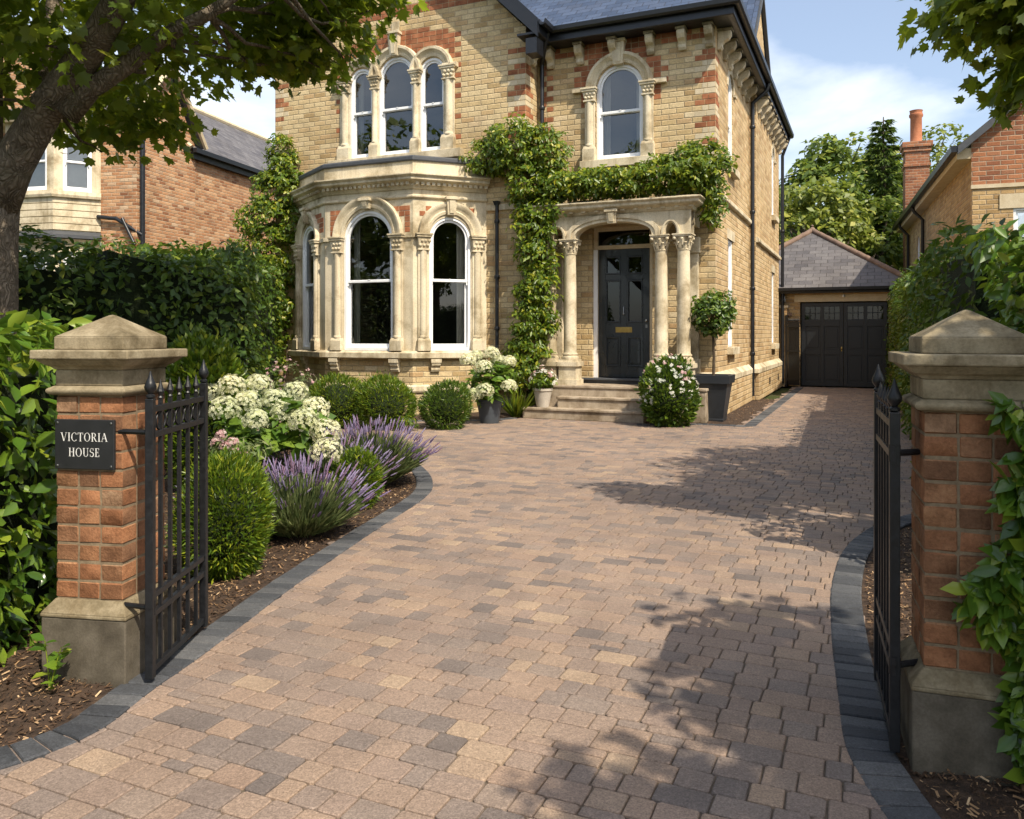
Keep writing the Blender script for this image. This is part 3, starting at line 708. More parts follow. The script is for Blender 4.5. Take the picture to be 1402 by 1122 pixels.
ws = MB(); SW = [(1.7, .62, 4.75, 6.30), (1.7, .62, 1.25, 3.05)]; SW2 = [(8.1, .60, 4.65, 6.20), (8.1, .60, 1.25, 2.85)]
frS.wall(ws, rect_pts(0, 4.5, 0, 7.2), [arch_pts(*SW[0]), rect_pts(SW[1][0] - .31, SW[1][0] + .31, SW[1][2], SW[1][3] + .3)], reveal=RV, m=0)
frS2 = Fr(H(.13, 0), HV)
frS2.wall(ws, rect_pts(4.5, 9.6, 0, 7.2), [arch_pts(*SW2[0]), rect_pts(7.8, 8.4, 1.25, 3.15)], reveal=RV)
frE = Fr(H(0, 4.5), HU); frE.wall(ws, rect_pts(0, .13, 0, 7.2))
# side gable over the projecting part
fg = Fr(H(-.08, 0), HV); fg.wall(ws, [(4.55, 7.3), (9.35, 7.3), (9.35, 7.75), (6.95, 10.25), (4.55, 7.75)])
part('wall', ws, M['yellow_brick_side'], HB)
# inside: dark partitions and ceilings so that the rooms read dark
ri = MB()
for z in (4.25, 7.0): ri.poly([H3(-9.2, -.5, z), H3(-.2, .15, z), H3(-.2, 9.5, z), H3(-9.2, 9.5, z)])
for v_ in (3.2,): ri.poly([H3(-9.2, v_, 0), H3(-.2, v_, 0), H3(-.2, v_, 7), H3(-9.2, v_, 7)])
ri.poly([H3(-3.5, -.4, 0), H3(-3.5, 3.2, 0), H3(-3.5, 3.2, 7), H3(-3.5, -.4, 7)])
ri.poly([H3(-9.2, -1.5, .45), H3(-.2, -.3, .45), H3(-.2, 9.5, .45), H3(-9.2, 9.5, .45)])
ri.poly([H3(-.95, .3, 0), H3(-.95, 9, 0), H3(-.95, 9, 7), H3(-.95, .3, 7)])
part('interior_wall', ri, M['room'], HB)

# ---- coloured brick dressings
rt = MB(); ct = MB()
def quoin(fr, u0, sgn, z0, z1, uo=0):
    r0 = int(z0 / .10)
    rt, ct = MB(), MB()
    for r in range(r0, int(z1 / .10)):
        k = (r // 2) % 2; q = random.random()
        ln = (.37, .24)[r % 2]
        tgt = ct if k else rt
        if q < .08: continue
        a, b = (u0, u0 + sgn * ln)
        m_ = (a + b) / 2 + random.uniform(-.03, .03)
        for x, y in ((a, m_), (m_, b)): fr.box(tgt, min(x, y) + .005, max(x, y) - .005, -.02, .0055, r * .10 + .005, (r + 1) * .10 - .005)
    part('red_brick_quoin', rt, M['red_trim'], HB, bevel=.004); part('cream_brick_quoin', ct, M['cream_trim'], HB, bevel=.004)
quoin(frL, -3.4, -1, 4.5, 7.0); quoin(frL, -9.3, 1, 4.6, 7.0); quoin(frR, 0, -1, 4.5, 6.85); quoin(frS, 0, 1, 4.5, 6.6); quoin(frRet, 0, 1, 4.5, 7.0)
def dress(*a, **k):
    rt = MB(); brick_patch(a[0], rt, *a[1:], **k); part('red_brick_dressing', rt, M['red_trim'], HB, bevel=.004)
def tri_fn(u, z):
    if z < 5.2: return False
    ins = any((abs(u - c) < ww / 2 + .20 and z < zs) or math.hypot(u - c, z - zs) < ww / 2 + .20 for c, ww, zs, _ in TRI)
    if ins: return False
    if z < 6.65: return (abs(u + 6.24) < 1.33 + (.16 if int(z / .10) % 2 else 0)) and (int(z / .10) % 4 != 3 or z > 6.2)
    top = 7.62 if abs(u + 6.24) < .75 else 7.50
    return z < top and abs(u + 6.24) < 1.40 - (.2 if z > 7.4 else 0) + (.13 if int(z / .10) % 2 else 0)
dress(frL, tri_fn, -7.9, -4.5, 5.2, 7.7)
def win2_fn(u, z):
    d = math.hypot(u + 1.77, z - 6.12)
    if (abs(u + 1.77) < .66 and z < 6.12) or d < .63: return False
    if z < 6.1: return abs(u + 1.77) < .80 and z > 5.85
    return d < .86 + (.08 if int(z / .10) % 2 else 0)
dress(frR, win2_fn, -2.9, -.6, 5.2, 7.0)
dress(frR, lambda u, z: 6.83 < z < 7.05 and random.random() < .8, -3.35, -.05, 6.8, 7.1)
dress(frR, lambda u, z: u < -3.1 - (.15 if int(z / .10) % 2 else 0) and random.random() < .75, -3.4, -3.0, 4.2, 6.9)
dress(frL, lambda u, z: abs(u + 6.35) < 2.3 and 7.93 < z < 8.15, -8.7, -4.0, 7.9, 8.2)
for fr, L, r in bays:
    dress(fr, lambda u, z: 3.42 < z < 3.93 and math.hypot(u - L / 2, z - 3.3) > r + .27 and .10 < u < L - .10 and random.random() < .72, 0, L, 3.4, 4.0, .24, .10, n=.006)

# ---- canted bay window
bw_ = MB()
for fr, L, r in bays:
    fr.wall(bw_, rect_pts(0, L, 1.1, 4.30), [arch_pts(L / 2, 2 * r, 1.19, 3.3)], reveal=RV)
bay = part('bay_window', bw_, M['stone'], HB)
bb = MB(); uo = 0
for fr, L, r in bays: fr.wall(bb, rect_pts(0, L, 0, 1.06), uo=uo); uo += L
part('bay_plinth', bb, M['yellow_brick'], bay)
st = MB(); path = [bA, bB, bC, bD]
sweep_plan(st, path, [(-.2, 1.04), (.10, 1.04), (.13, 1.06), (.13, 1.15), (.06, 1.19), (-.2, 1.19)])
sweep_plan(st, path, [(-.05, .42), (.035, .42), (.05, .45), (.05, .53), (.0, .56), (-.05, .56)])
part('sill', st, M['stone'], bay)
co = MB()
sweep_plan(co, path, [(.001, 4.03), (.03, 4.03), (.05, 4.05), (.05, 4.08), (.0, 4.10)])
sweep_plan(co, path, [(-.1, 4.20), (.03, 4.20), (.05, 4.23), (.07, 4.26), (.07, 4.29), (.16, 4.33), (.20, 4.35), (.20, 4.39), (.25, 4.43), (.25, 4.455), (.0, 4.50), (-.1, 4.50)])
sweep_plan(co, path, [(-.2, 4.48), (.02, 4.48), (.02, 4.72), (-.2, 4.72)])
for fr, L, r in bays:                                   # dentils
    k = int(L / .11)
    for i in range(k + 1): fr.box(co, (i + .2) * L / (k + 1), (i + .8) * L / (k + 1), .06, .13, 4.262, 4.322)
part('cornice', co, M['stone'], bay, bevel=.003)
fl = MB(); sweep_plan(fl, path, [(-.2, 4.72), (.05, 4.72), (.06, 4.74), (.06, 4.79), (.03, 4.82), (-.2, 4.83)])
fl.poly([(*bA, 4.81), (*bB, 4.81), (*bC, 4.81), (*bD, 4.81)])
part('bay_roof', fl, M['lead'], bay)
for fr, L, r in bays:
    c = L / 2; ss = MB()
    fr.arc_sweep(ss, c, 3.36, [(r + .0, -.06), (r + .0, .03), (r + .05, .045), (r + .07, .03), (r + .13, .05), (r + .16, .085), (r + .21, .085), (r + .225, .05), (r + .225, -.02)])
    part('window_arch', ss, M['stone'], bay, smooth=50)
for fr, L, r in bays:
    ks = MB(); keystone(fr, ks, L / 2, 3.33 + r + .0, 4.06, .075, .105, .10); part('keystone', ks, M['stone'], bay, bevel=.004)
for fr, L, r in bays:
    for s in (-1, 1):
        p = MB(); stone_pilaster(fr, p, L / 2 + s * (r + .125), .21, .085, 1.19, 3.36)
        part('pilaster', p, M['stone'], bay, smooth=35, bevel=.004)
    for s in (-1, 1):                                   # flat capital band on the piers
        u0, u1 = (0.0, L / 2 - r - .27) if s < 0 else (L / 2 + r + .27, L)
        if u1 - u0 > .04:
            b2 = MB(); fr.box(b2, u0, u1, .0, .035, 3.30, 3.37); part('pier_band', b2, M['stone'], bay)
for fr, us in ((f1, (.85,)), (f2, (.26, 1.62)), (f3, (.42,))):
    for u in us:
        b2 = MB(); fr.box(b2, u - .10, u + .10, 0, .12, .97, 1.04)
        b2.grid_loft([[fr.p(u - .085, n, z) for n, z in pr] for pr in [[(0, .80), (.05, .80), (.07, .84), (.06, .88), (.10, .92), (.11, .97), (0, .97)]]] + [[fr.p(u + .085, n, z) for n, z in [(0, .80), (.05, .80), (.07, .84), (.06, .88), (.10, .92), (.11, .97), (0, .97)]]], True, True)
        part('sill_bracket', b2, M['stone'], bay)
for fr, L, r in bays:
    sash_window(fr, L / 2, 2 * r, 1.19, 3.3, 2.50, HB, n0=-.075, curt='L' if fr is f2 else 'R', cw=.15)

# ---- triple window upstairs
for u, ww, zs, _ in TRI: sash_window(frL, u, ww, ZS1, zs, 6.05, HB, n0=-.075, curt='L' if u < -6.5 else ('R' if u > -6 else ''), glass='glass_up', cw=.12)
t3 = MB()
hp = lambda r: [(r, -.10), (r, .03), (r + .04, .045), (r + .055, .03), (r + .10, .05), (r + .13, .10), (r + .18, .10), (r + .195, .06), (r + .195, -.02)]
for u, ww, zs, _ in TRI:
    t4 = MB(); frL.arc_sweep(t4, u, zs + .02, hp(ww / 2 - .0), seg=24); part('window_arch', t4, M['stone'], HB, smooth=50)
# spandrels between the arches are plain stone
sp = [(-7.36, 6.70), (-5.12, 6.70)] + [(-5.42 + .44 * math.cos(a), 6.72 + .44 * math.sin(a)) for a in np.linspace(0, 1.9, 12)] + [(-6.24 + .5 * math.cos(a), 6.74 + .5 * math.sin(a)) for a in np.linspace(.9, PI - .9, 12)] + [(-7.06 + .44 * math.cos(a), 6.72 + .44 * math.sin(a)) for a in np.linspace(PI - 1.9, PI, 12)]
for a, b in ((-6.24 - .41, -7.07 + .28), (-5.41 - .28, -6.24 + .41)):
    lo_, hi = min(a, b), max(a, b); frL.box(t3, lo_ - .01, hi + .01, -.1, .02, 6.70, 7.0)
part('spandrel', t3, M['stone'], HB)
k3 = MB(); keystone(frL, k3, -6.24, 7.10, 7.56, .08, .125, .11); frL.box(k3, -6.33, -6.15, .003, .03, 7.57, 7.8)
part('keystone', k3, M['stone'], HB, bevel=.004); k3 = MB()
for s, u in ((-1, -7.36), (1, -5.12)): frL.box(k3, u - .02 if s > 0 else u - .30, u + .30 if s > 0 else u + .02, .003, .10, 6.70, 6.79)
part('label_stop', k3, M['stone'], HB, bevel=.004)
for u, wd in ((-7.46, .25), (-6.72, .17), (-5.755, .17), (-5.02, .25)):
    p = MB(); stone_pilaster(frL, p, u + (.0), wd, .085, ZS1, 6.74, .30, .26); part('pilaster', p, M['stone'], HB, smooth=35, bevel=.004)
s3 = MB(); frL.box(s3, -7.80, -4.70, -.1, .16, 4.93, ZS1); frL.box(s3, -7.72, -4.78, -.05, .10, 4.88, 4.93); part('sill', s3, M['stone'], HB, bevel=.008)

# ---- single arched window over the porch
sash_window(frR, WIN2[0], WIN2[1], WIN2[2], WIN2[3], 5.66, HB, n0=-.10, curt='LR', glass='glass_up', cw=.15)
a2 = MB(); frR.arc_sweep(a2, -1.77, 6.12, hp(.45)); part('window_arch', a2, M['stone'], HB, smooth=50)
k2 = MB(); keystone(frR, k2, -1.77, 6.52, 6.96, .09, .13, .10)
part('keystone', k2, M['stone'], HB, bevel=.004); k2 = MB()
for s in (-1, 1): frR.box(k2, min(-1.77 + s * .62, -1.77 + s * .90), max(-1.77 + s * .62, -1.77 + s * .90), .003, .09, 6.08, 6.17)
part('label_stop', k2, M['stone'], HB, bevel=.004)
for s in (-1, 1):
    p = MB(); stone_pilaster(frR, p, -1.77 + s * .56, .20, .11, 4.76, 6.12, .28, .24); part('pilaster', p, M['stone'], HB, smooth=35, bevel=.004)
s2 = MB(); frR.box(s2, -2.50, -1.04, -.1, .16, 4.61, 4.76); part('sill', s2, M['stone'], HB, bevel=.008)

# ---- side windows
for fr, (u, ww, z0, zs), ar in ((frS, SW[0], 1), (frS, (1.7, .62, 1.25, 3.35), 0), (frS2, SW2[0], 1), (frS2, (8.1, .60, 1.25, 3.15), 0)):
    sash_window(fr, u, ww, z0, zs, (z0 + zs) / 2 + .1, HB, n0=-.085, arch=bool(ar), curt='', glass='glass_up')
    s_ = MB(); fr.box(s_, u - ww / 2 - .12, u + ww / 2 + .12, -.05, .12, z0 - .14, z0); part('sill', s_, M['stone'], HB, bevel=.006)
    if not ar:
        s_ = MB(); fr.box(s_, u - ww / 2 - .14, u + ww / 2 + .14, -.05, .012, zs, zs + .2); part('lintel', s_, M['stone'], HB)
    else:
        s_ = MB(); fr.arc_sweep(s_, u, zs, [(ww / 2, -.03), (ww / 2, .012), (ww / 2 + .14, .012), (ww / 2 + .14, -.03)], seg=16)
        fr.box(s_, u + ww / 2 + .0, u + ww / 2 + .2, -.02, .05, zs - .05, zs); part('lintel', s_, M['stone'], HB)
ssb = MB()
sweep_plan(ssb, [H(-.2, 0), H(0, 0), H(0, 4.5)], [(-.05, 3.98), (.05, 3.98), (.07, 4.0), (.07, 4.06), (.04, 4.10), (-.05, 4.12)])
sweep_plan(ssb, [H(.13, 4.52), H(.13, 9.6)], [(-.05, 3.60), (.05, 3.60), (.07, 3.62), (.07, 3.68), (.04, 3.72), (-.05, 3.74)])
sweep_plan(ssb, [H(-3.4, -.6), H(-3.4, 0)], [(-.05, 3.86), (.05, 3.86), (.05, 3.96), (-.05, 3.99)])
sweep_plan(ssb, [H(-4.2, -.62), H(-3.4, -.62)], [(-.05, 3.86), (.05, 3.86), (.05, 3.96), (-.05, 3.99)])
part('string_course', ssb, M['stone'], HB)
pl = MB()
sweep_plan(pl, [H(-.3, 0), H(0, 0), H(0, 4.5)], [(-.05, .0), (.07, .0), (.07, .02), (-.05, .02)])
plw = MB()
for fr, a, b in ((frS, 0, 4.42), (frS2, 4.42, 9.65)): fr.wall(plw, rect_pts(a, b, 0, .62), n=.08)
Fr(H(.13, 4.42), HU).wall(plw, rect_pts(-.05, .08, 0, .62))
frR.wall(plw, rect_pts(-.25, .08, 0, .62), n=.08)
part('plinth', plw, M['yellow_brick_side'], HB)
pc = MB(); sweep_plan(pc, [H(-.3, 0), H(0, 0), H(0, 4.42)], [(-.05, .62), (.095, .62), (.095, .72), (.0, .82), (-.05, .82)])
sweep_plan(pc, [H(.0, 4.42), H(.13, 4.42), H(.13, 9.62)], [(-.05, .62), (.095, .62), (.095, .72), (.0, .82), (-.05, .82)])
part('plinth_cap', pc, M['stone'], HB, bevel=.006)
vb = MB()
for v_ in (6.6, 8.6): frS2.box(vb, v_ - .12, v_ + .12, .07, .084, .25, .42)
part('air_brick', vb, M['black'], HB)

# ---- roofs
def slope(mb, pts, th=.06):                             # slate slope: pts[0]->pts[1] the eave
    a, b = Vector(pts[0]), Vector(pts[1]); U = (b - a).normalized(); nrm = (b - a).cross(Vector(pts[2]) - a).normalized(); V_ = nrm.cross(U)
    uv = [((Vector(p) - a).dot(U), (Vector(p) - a).dot(V_)) for p in pts]
    mb.poly(pts, uv); mb.poly([tuple(Vector(p) - nrm * th) for p in pts][::-1], uv[::-1])
    for i in range(len(pts)):
        p, q = pts[i], pts[(i + 1) % len(pts)]; mb.poly([p, tuple(Vector(p) - nrm * th), tuple(Vector(q) - nrm * th), q], [(0, .1)] * 4)
rf = MB(); EZ = 7.20; T = .84
ap1, ap2 = H3(-5.0, 4.6, EZ + 5 * T), H3(-4.6, 4.6, EZ + 5 * T)
slope(rf, [H3(-9.6, -.4, EZ), H3(.4, -.4, EZ), ap2, ap1]); slope(rf, [H3(.4, -.4, EZ), H3(.4, 9.95, EZ), ap2]); slope(rf, [H3(.4, 9.95, EZ), H3(-9.6, 9.95, EZ), ap1, ap2]); slope(rf, [H3(-9.6, 9.95, EZ), H3(-9.6, -.4, EZ), ap1])
gz = lambda u: 7.485 + (-3.245 - u) if u > -6.35 else 7.485 + (u - (-9.455))
slope(rf, [H3(-3.02, -.97, gz(-3.02)), H3(-3.02, 5, gz(-3.02)), H3(-6.35, 5, gz(-6.35)), H3(-6.35, -.97, gz(-6.35))]); slope(rf, [H3(-9.68, 5, gz(-3.02)), H3(-9.68, -.97, gz(-3.02)), H3(-6.35, -.97, gz(-6.35)), H3(-6.35, 5, gz(-6.35))])
sz = lambda v: 10.38 - abs(v - 6.95) * 1.04
slope(rf, [H3(.0, 4.2, sz(4.2)), H3(-.0, 6.95, sz(6.95)), H3(-6, 6.95, sz(6.95)), H3(-6, 4.2, sz(4.2))][::-1]); slope(rf, [H3(-6, 9.7, sz(9.7)), H3(-6, 6.95, sz(6.95)), H3(.0, 6.95, sz(6.95)), H3(.0, 9.7, sz(9.7))][::-1])
roof = part('roof', rf, M['slate'], HB)
vg = MB()                                              # pale verge of the side gable
for v0, v1 in ((4.2, 6.95), (6.95, 9.7)):
    vg.box8([H3(-.05, v0, sz(v0) - .22), H3(.03, v0, sz(v0) - .22), H3(.03, v1, sz(v1) - .22), H3(-.05, v1, sz(v1) - .22), H3(-.05, v0, sz(v0) - .07), H3(.03, v0, sz(v0) - .07), H3(.03, v1, sz(v1) - .07), H3(-.05, v1, sz(v1) - .07)])
part('verge', vg, M['lead'], roof)
bbd = MB()                                             # dark bargeboards of the front gable
for s in (1, -1):
    uu = lambda u: u if s > 0 else -12.7 - u
    q = [(-3.02, 7.26 - .36 + .02), (-3.02, 7.26), (-6.35, 7.26 + 3.33), (-6.35, 7.26 + 3.33 - .36)]
    fb = [H3(uu(u), -.98, z) for u, z in q]; bk = [H3(uu(u), -.92, z) for u, z in q]
    bbd.box8([fb[0], fb[3], bk[3], bk[0], fb[1], fb[2], bk[2], bk[1]])
    if s > 0: frL.box(bbd, -3.26, -3.04, .02, .34, 6.64, 6.92)
    e_ = [H3(uu(-3.4), -.9, 7.26 + .0), H3(uu(-6.35), -.9, 10.25), H3(uu(-6.35), -.6, 10.25), H3(uu(-3.4), -.6, 7.26)]
    bbd.poly(e_)
part('bargeboard', bbd, M['black'], roof)
fa = MB(); gu = MB()
def gutter(mb, path, z, off=.0):
    sweep_plan(mb, path, [(off + .0, z), (off + .0, z - .03), (off + .01, z - .08), (off + .04, z - .105), (off + .09, z - .105), (off + .125, z - .075), (off + .135, z - .0), (off + .12, z - .0), (off + .10, z - .06), (off + .04, z - .07), (off + .02, z)])
eave = [H(-3.02, -.95), H(-3.02, -.4), H(.36, -.4), H(.36, 9.9)]
sweep_plan(fa, eave, [(-.42, 6.99), (.0, 6.99), (.02, 7.0), (.02, 7.19), (-.02, 7.19), (-.02, 7.03), (-.42, 7.03)])
part('fascia', fa, M['black'], roof); gutter(gu, [H(-3.02, -.97), H(-3.02, -.4), H(.36, -.4), H(.36, 9.95)], 7.23, .02); gt = part('gutter', gu, M['black'], roof, smooth=40)
def corbel(fr, u, n0=.003):
    pr = [(n0, 6.62), (n0 + .05, 6.62), (n0 + .085, 6.66), (n0 + .075, 6.72), (n0 + .11, 6.76), (n0 + .19, 6.80), (n0 + .235, 6.87), (n0 + .235, 6.985), (n0, 6.985)]
    m = MB(); m.grid_loft([[fr.p(u - .07, n, z) for n, z in pr], [fr.p(u + .07, n, z) for n, z in pr]], True, True)
    for s in (-1, 1): fr.box(m, u - .09, u + .09, n0, n0 + .26, 6.94, 6.988)
    part('eaves_bracket', m, M['stone'], HB, bevel=.004)
for u in (-3.12, -2.52, -1.86, -1.16, -.58, -.10): corbel(frR, u)
for v_ in (.25, .85, 1.45, 2.05, 2.65, 3.25, 3.85): corbel(frS, v_)
for v_ in np.arange(4.9, 9.6, .58): corbel(frS2, float(v_))
corbel(frRet, .28)
def downpipe(pts, r=.04, clips=(), fr=None):
    m = MB(); m.tube(pts, r, 10)
    a, b = Vector(pts[-2]), Vector(pts[-1])
    for k in clips: p = a.lerp(b, k); m.lathe((p.x, p.y), [(r + .012, -.035), (r + .018, -.02), (r + .018, .02), (r + .012, .035)], 10, p.z)
    part('downpipe', m, M['black'], HB, smooth=50)
downpipe([H3(-3.0, -.5, 7.13), H3(-3.05, -.5, 6.98), H3(-3.28, -.10, 6.72), H3(-3.28, -.10, 6.5), H3(-3.28, -.10, .1)], .042, (.1, .3, .5, .7))
downpipe([frL.p(-3.96, .08, 3.95), frL.p(-3.96, .08, .05)], .036, (.08, .35, .6)); 
hopper = MB(); frL.taper(hopper, -3.99, -3.93, .03, .13, 3.94, 4.02, .03, .02); part('hopper', hopper, M['black'], HB)
downpipe([H3(.43, 4.32, 7.13), H3(.40, 4.32, 6.98), H3(.08, 4.32, 6.72), H3(.08, 4.32, 6.5), H3(.08, 4.32, .1)], .045, (.05, .35, .62, .85))
downpipe([H3(.43, 9.62, 7.13), H3(.22, 9.7, 6.6), H3(.22, 9.7, 6.3), H3(.22, 9.7, .1)], .045, (.3, .62))

# ---- porch: steps, paired columns, arch, entablature, door
PZ = .58
por = MB(); frR.box(por, -3.1, -.02, .003, .84, 0, PZ - .05); porch = part('porch', por, M['step_stone'], HB, bevel=.006)
ps = MB(); frR.box(ps, -3.12, -.0, .003, .86, PZ - .05, PZ); part('porch_slab', ps, M['step_stone'], porch, bevel=.012)
for (u0, u1, n1, z1) in ((-3.2, -.95, 1.32, .195), (-2.62, -.95, 1.09, .39)):
    s_ = MB(); frR.box(s_, u0 + .02, u1 - .02, .845, n1 - .025, 0 if z1 < .2 else .0, z1 - .045); frR.box(s_, u0, u1, .845, n1, z1 - .045, z1); part('step', s_, M['step_stone'], porch, bevel=.01)
s_ = MB(); frR.box(s_, -2.45, -1.0, -.26, .10, .581, .64); frR.box(s_, -2.50, -.95, -.26, .16, .64, .68); part('door_step', s_, M['lead'], porch, bevel=.008)
CN = .63; cols = [(-2.90, CN), (-2.513, CN), (-.828, CN), (-.4345, CN)]
def column(u, n, full=True):
    m = MB(); c = frR.xy(u, n); z0, z1 = PZ, 3.23
    frR.box(m, u - .19, u + .19, n - .19, n + .19, z0, z0 + .10); frR.box(m, u - .165, u + .165, n - .165, n + .165, z0 + .10, z0 + .34); frR.box(m, u - .20, u + .20, n - .20, n + .20, z0 + .34, z0 + .42)
    frR.box(m, u - .165, u + .165, n - .165, n + .165, z0 + .42, z0 + .46)
    zb = z0 + .46; r = .118
    m.lathe(c, [(r * 1.36, 0), (r * 1.42, .02), (r * 1.36, .05), (r * 1.16, .06), (r * 1.14, .075), (r * 1.24, .09), (r * 1.2, .11), (r * 1.05, .12), (r, .15), (r * .995, .7), (r * .95, 1.3), (r * .88, 2.95 - zb)], 28, zb)
    capital(m, c, r * .88, 2.95, z1, .155)
    part('column', m, M['stone'], porch, smooth=35)
for u, n in cols: column(u, n)
for u in (-2.95, -.38):
    m = MB(); frR.box(m, u - .12, u + .12, .003, .14, PZ, 1.05); frR.box(m, u - .09, u + .09, .003, .10, 1.05, 2.95); frR.box(m, u - .12, u + .12, .003, .15, 2.95, 3.23); part('pilaster', m, M['stone'], porch, bevel=.01)
# entablature with a basket arch between the pairs and small arches within each pair
def half_basket(u0, u1, zs, rise, k=20, e_=2.6):
    c = (u0 + u1) / 2; h = (u1 - u0) / 2
    return [(c + h * math.cos(a) if abs(math.cos(a)) < 1 else c + h * math.copysign(1, math.cos(a)), zs + rise * abs(math.sin(a)) ** (2 / e_)) for a in np.linspace(PI, 0, k)]
def porch_arch(fr, nlo, nhi, spans, u0, u1, zt):
    bottom = [(u0, 3.23)]
    for a, b, rise, e_ in spans: bottom += half_basket(a, b, 3.23, rise, 20, e_)
    bottom += [(u1, 3.23)]; top = [(u1, zt), (u0, zt)]
    m = MB(); poly = bottom + top
    fr.wall(m, poly, n=nhi); 
    mm = MB(); fr.wall(mm, poly, n=nlo)
    i0 = m.add(mm.v); 
    for f in mm.f: m.face([i0 + k for k in f][::-1])
    for a, b in zip(bottom[:-1], bottom[1:]): m.poly([fr.p(a[0], nhi, a[1]), fr.p(a[0], nlo, a[1]), fr.p(b[0], nlo, b[1]), fr.p(b[0], nhi, b[1])])
    m.has_uv = False
    return m
sp_ = [(-2.80, -2.61, .20, 2), (-2.38, -.96, .27, 2.5), (-.73, -.53, .20, 2)]
m = porch_arch(frR, .50, .76, sp_, -3.05, -.28, 3.68); ent = part('entablature', m, M['stone'], porch)
mo = MB()
for a, b, rise, e_ in sp_:                              # raised archivolts
    h0 = half_basket(a, b, 3.23, rise, 24, e_); wd = .15 if rise > .22 else .06; h1 = half_basket(a - wd, b + wd, 3.23, rise + wd * .85, 24, e_)
    h2 = half_basket(a - wd * .45, b + wd * .45, 3.23, rise + wd * .4, 24, e_)
    for A_, B_, n_ in ((h0, h2, .775), (h2, h1, .80)):
        for i in range(23):
            q = [A_[i], A_[i + 1], B_[i + 1], B_[i]]; mo.box8([frR.p(*[x, .75, z][0:1], .75, z) if 0 else frR.p(x, .75, z) for x, z in q] + [frR.p(x, n_, z) for x, z in q])
part('archivolt', mo, M['stone'], ent)
mk = MB(); keystone(Fr(frR.xy(0, .76), HU), mk, -1.67, 3.46, 3.70, .075, .10, .08); part('keystone', mk, M['stone'], ent, bevel=.004)
for u0 in (-3.05, -.28):
    s_ = MB(); frR.box(s_, u0 - (.0 if u0 < -1 else .26), u0 + (.26 if u0 < -1 else .0), .003, .50, 3.40, 3.68); part('side_beam', s_, M['stone'], ent)
pth = [H(-3.05, 0), H(-3.05, -.76), H(-.28, -.76), H(-.28, 0)]
cm = MB(); sweep_plan(cm, pth, [(-.2, 3.64), (.02, 3.64), (.035, 3.66), (.05, 3.69), (.14, 3.73), (.16, 3.75), (.16, 3.79), (.20, 3.82), (.20, 3.84), (.02, 3.88), (-.2, 3.88)])
for k in range(12): frR.box(cm, -2.95 + k * .24, -2.95 + k * .24 + .08, .77, .84, 3.672, 3.722)
part('cornice', cm, M['stone'], ent, bevel=.003)
sl = MB(); frR.box(sl, -3.0, -.33, .003, .72, 3.76, 3.87); part('porch_roof', sl, M['lead'], ent)
# door frame, fanlight, door
DV = -.16
df = MB(); frR.ring(df, rect_pts(-2.30, -1.14, .66, 3.52), rect_pts(-2.22, -1.22, .67, 3.45), DV - .1, DV + .05); frR.box(df, -2.22, -1.22, DV - .08, DV + .05, 3.105, 3.18)
dfr = part('door_frame', df, M['cream_trim'], HB, bevel=.005)
fgl = MB(); fgl.poly([frR.p(a, DV, z) for a, z in rect_pts(-2.22, -1.22, 3.18, 3.45)]); part('fanlight', fgl, M['obscure'], dfr)
dl = MB(); frR.box(dl, -2.325, -2.22, DV + .05, DV + .07, .68, 3.1); part('door_lining', dl, M['white'], dfr)
d0, d1, dz0, dz1 = -2.21, -1.23, .69, 3.10
dm = MB(); dw = d1 - d0; st_ = .125; mid = (d0 + d1) / 2
frR.box(dm, d0, d1, DV - .04, DV - .012, dz0, dz1 if 0 else 1.52)
for a, b in ((d0, d0 + st_), (d1 - st_, d1), (mid - .06, mid + .06)): frR.box(dm, a, b, DV - .03, DV + .02, dz0, dz1)
for a, b in ((dz0, dz0 + .20), (1.46, 1.72), (2.52, 2.63), (dz1 - .13, dz1)):
    for x, y in ((d0 + st_, mid - .06), (mid + .06, d1 - st_)): frR.box(dm, x, y, DV - .03, DV + .018, a, b)
for x, y in ((d0 + st_, mid - .06), (mid + .06, d1 - st_)):
    frR.ring(dm, rect_pts(x + .002, y - .002, .892, 1.458), rect_pts(x + .03, y - .03, .92, 1.43), DV - .02, DV + .03); frR.box(dm, x + .06, y - .06, DV - .02, DV + .004, .95, 1.40)
    for a, b in ((1.722, 2.518), (2.632, dz1 - .132)): frR.ring(dm, rect_pts(x + .002, y - .002, a, b), rect_pts(x + .028, y - .028, a + .026, b - .026), DV - .02, DV + .03)
door = part('front_door', dm, M['door'], HB, bevel=.004)
dg = MB()
for x, y in ((d0 + st_, mid - .06), (mid + .06, d1 - st_)):
    for a, b in ((1.72, 2.52), (2.63, dz1 - .13)): dg.poly([frR.p(u, DV - .015, z) for u, z in rect_pts(x, y, a, b)])
part('glass_pane', dg, M['obscure'], door)
lb = MB(); frR.box(lb, mid - .16, mid + .16, DV + .018, DV + .03, 1.535, 1.635); frR.box(lb, mid - .13, mid + .13, DV + .03, DV + .036, 1.56, 1.61); part('letterbox', lb, M['brass'], door, bevel=.003)
kn = MB(); kn.tube([frR.p(mid, DV + .02, 2.02), frR.p(mid, DV + .045, 2.0), frR.p(mid, DV + .045, 1.90)], .012, 8); kn.ball(frR.p(mid, DV + .04, 1.885), .024); part('door_knocker', kn, M['steel'], door, smooth=60)
hd = MB(); hd.ball(frR.p(d1 - .055, DV + .055, 1.75), .028); hd.tube([frR.p(d1 - .055, DV + .018, 1.75), frR.p(d1 - .055, DV + .05, 1.75)], .012, 8); frR.box(hd, d1 - .075, d1 - .04, DV + .019, DV + .025, 1.62, 1.68); part('door_handle', hd, M['steel'], door, smooth=60)
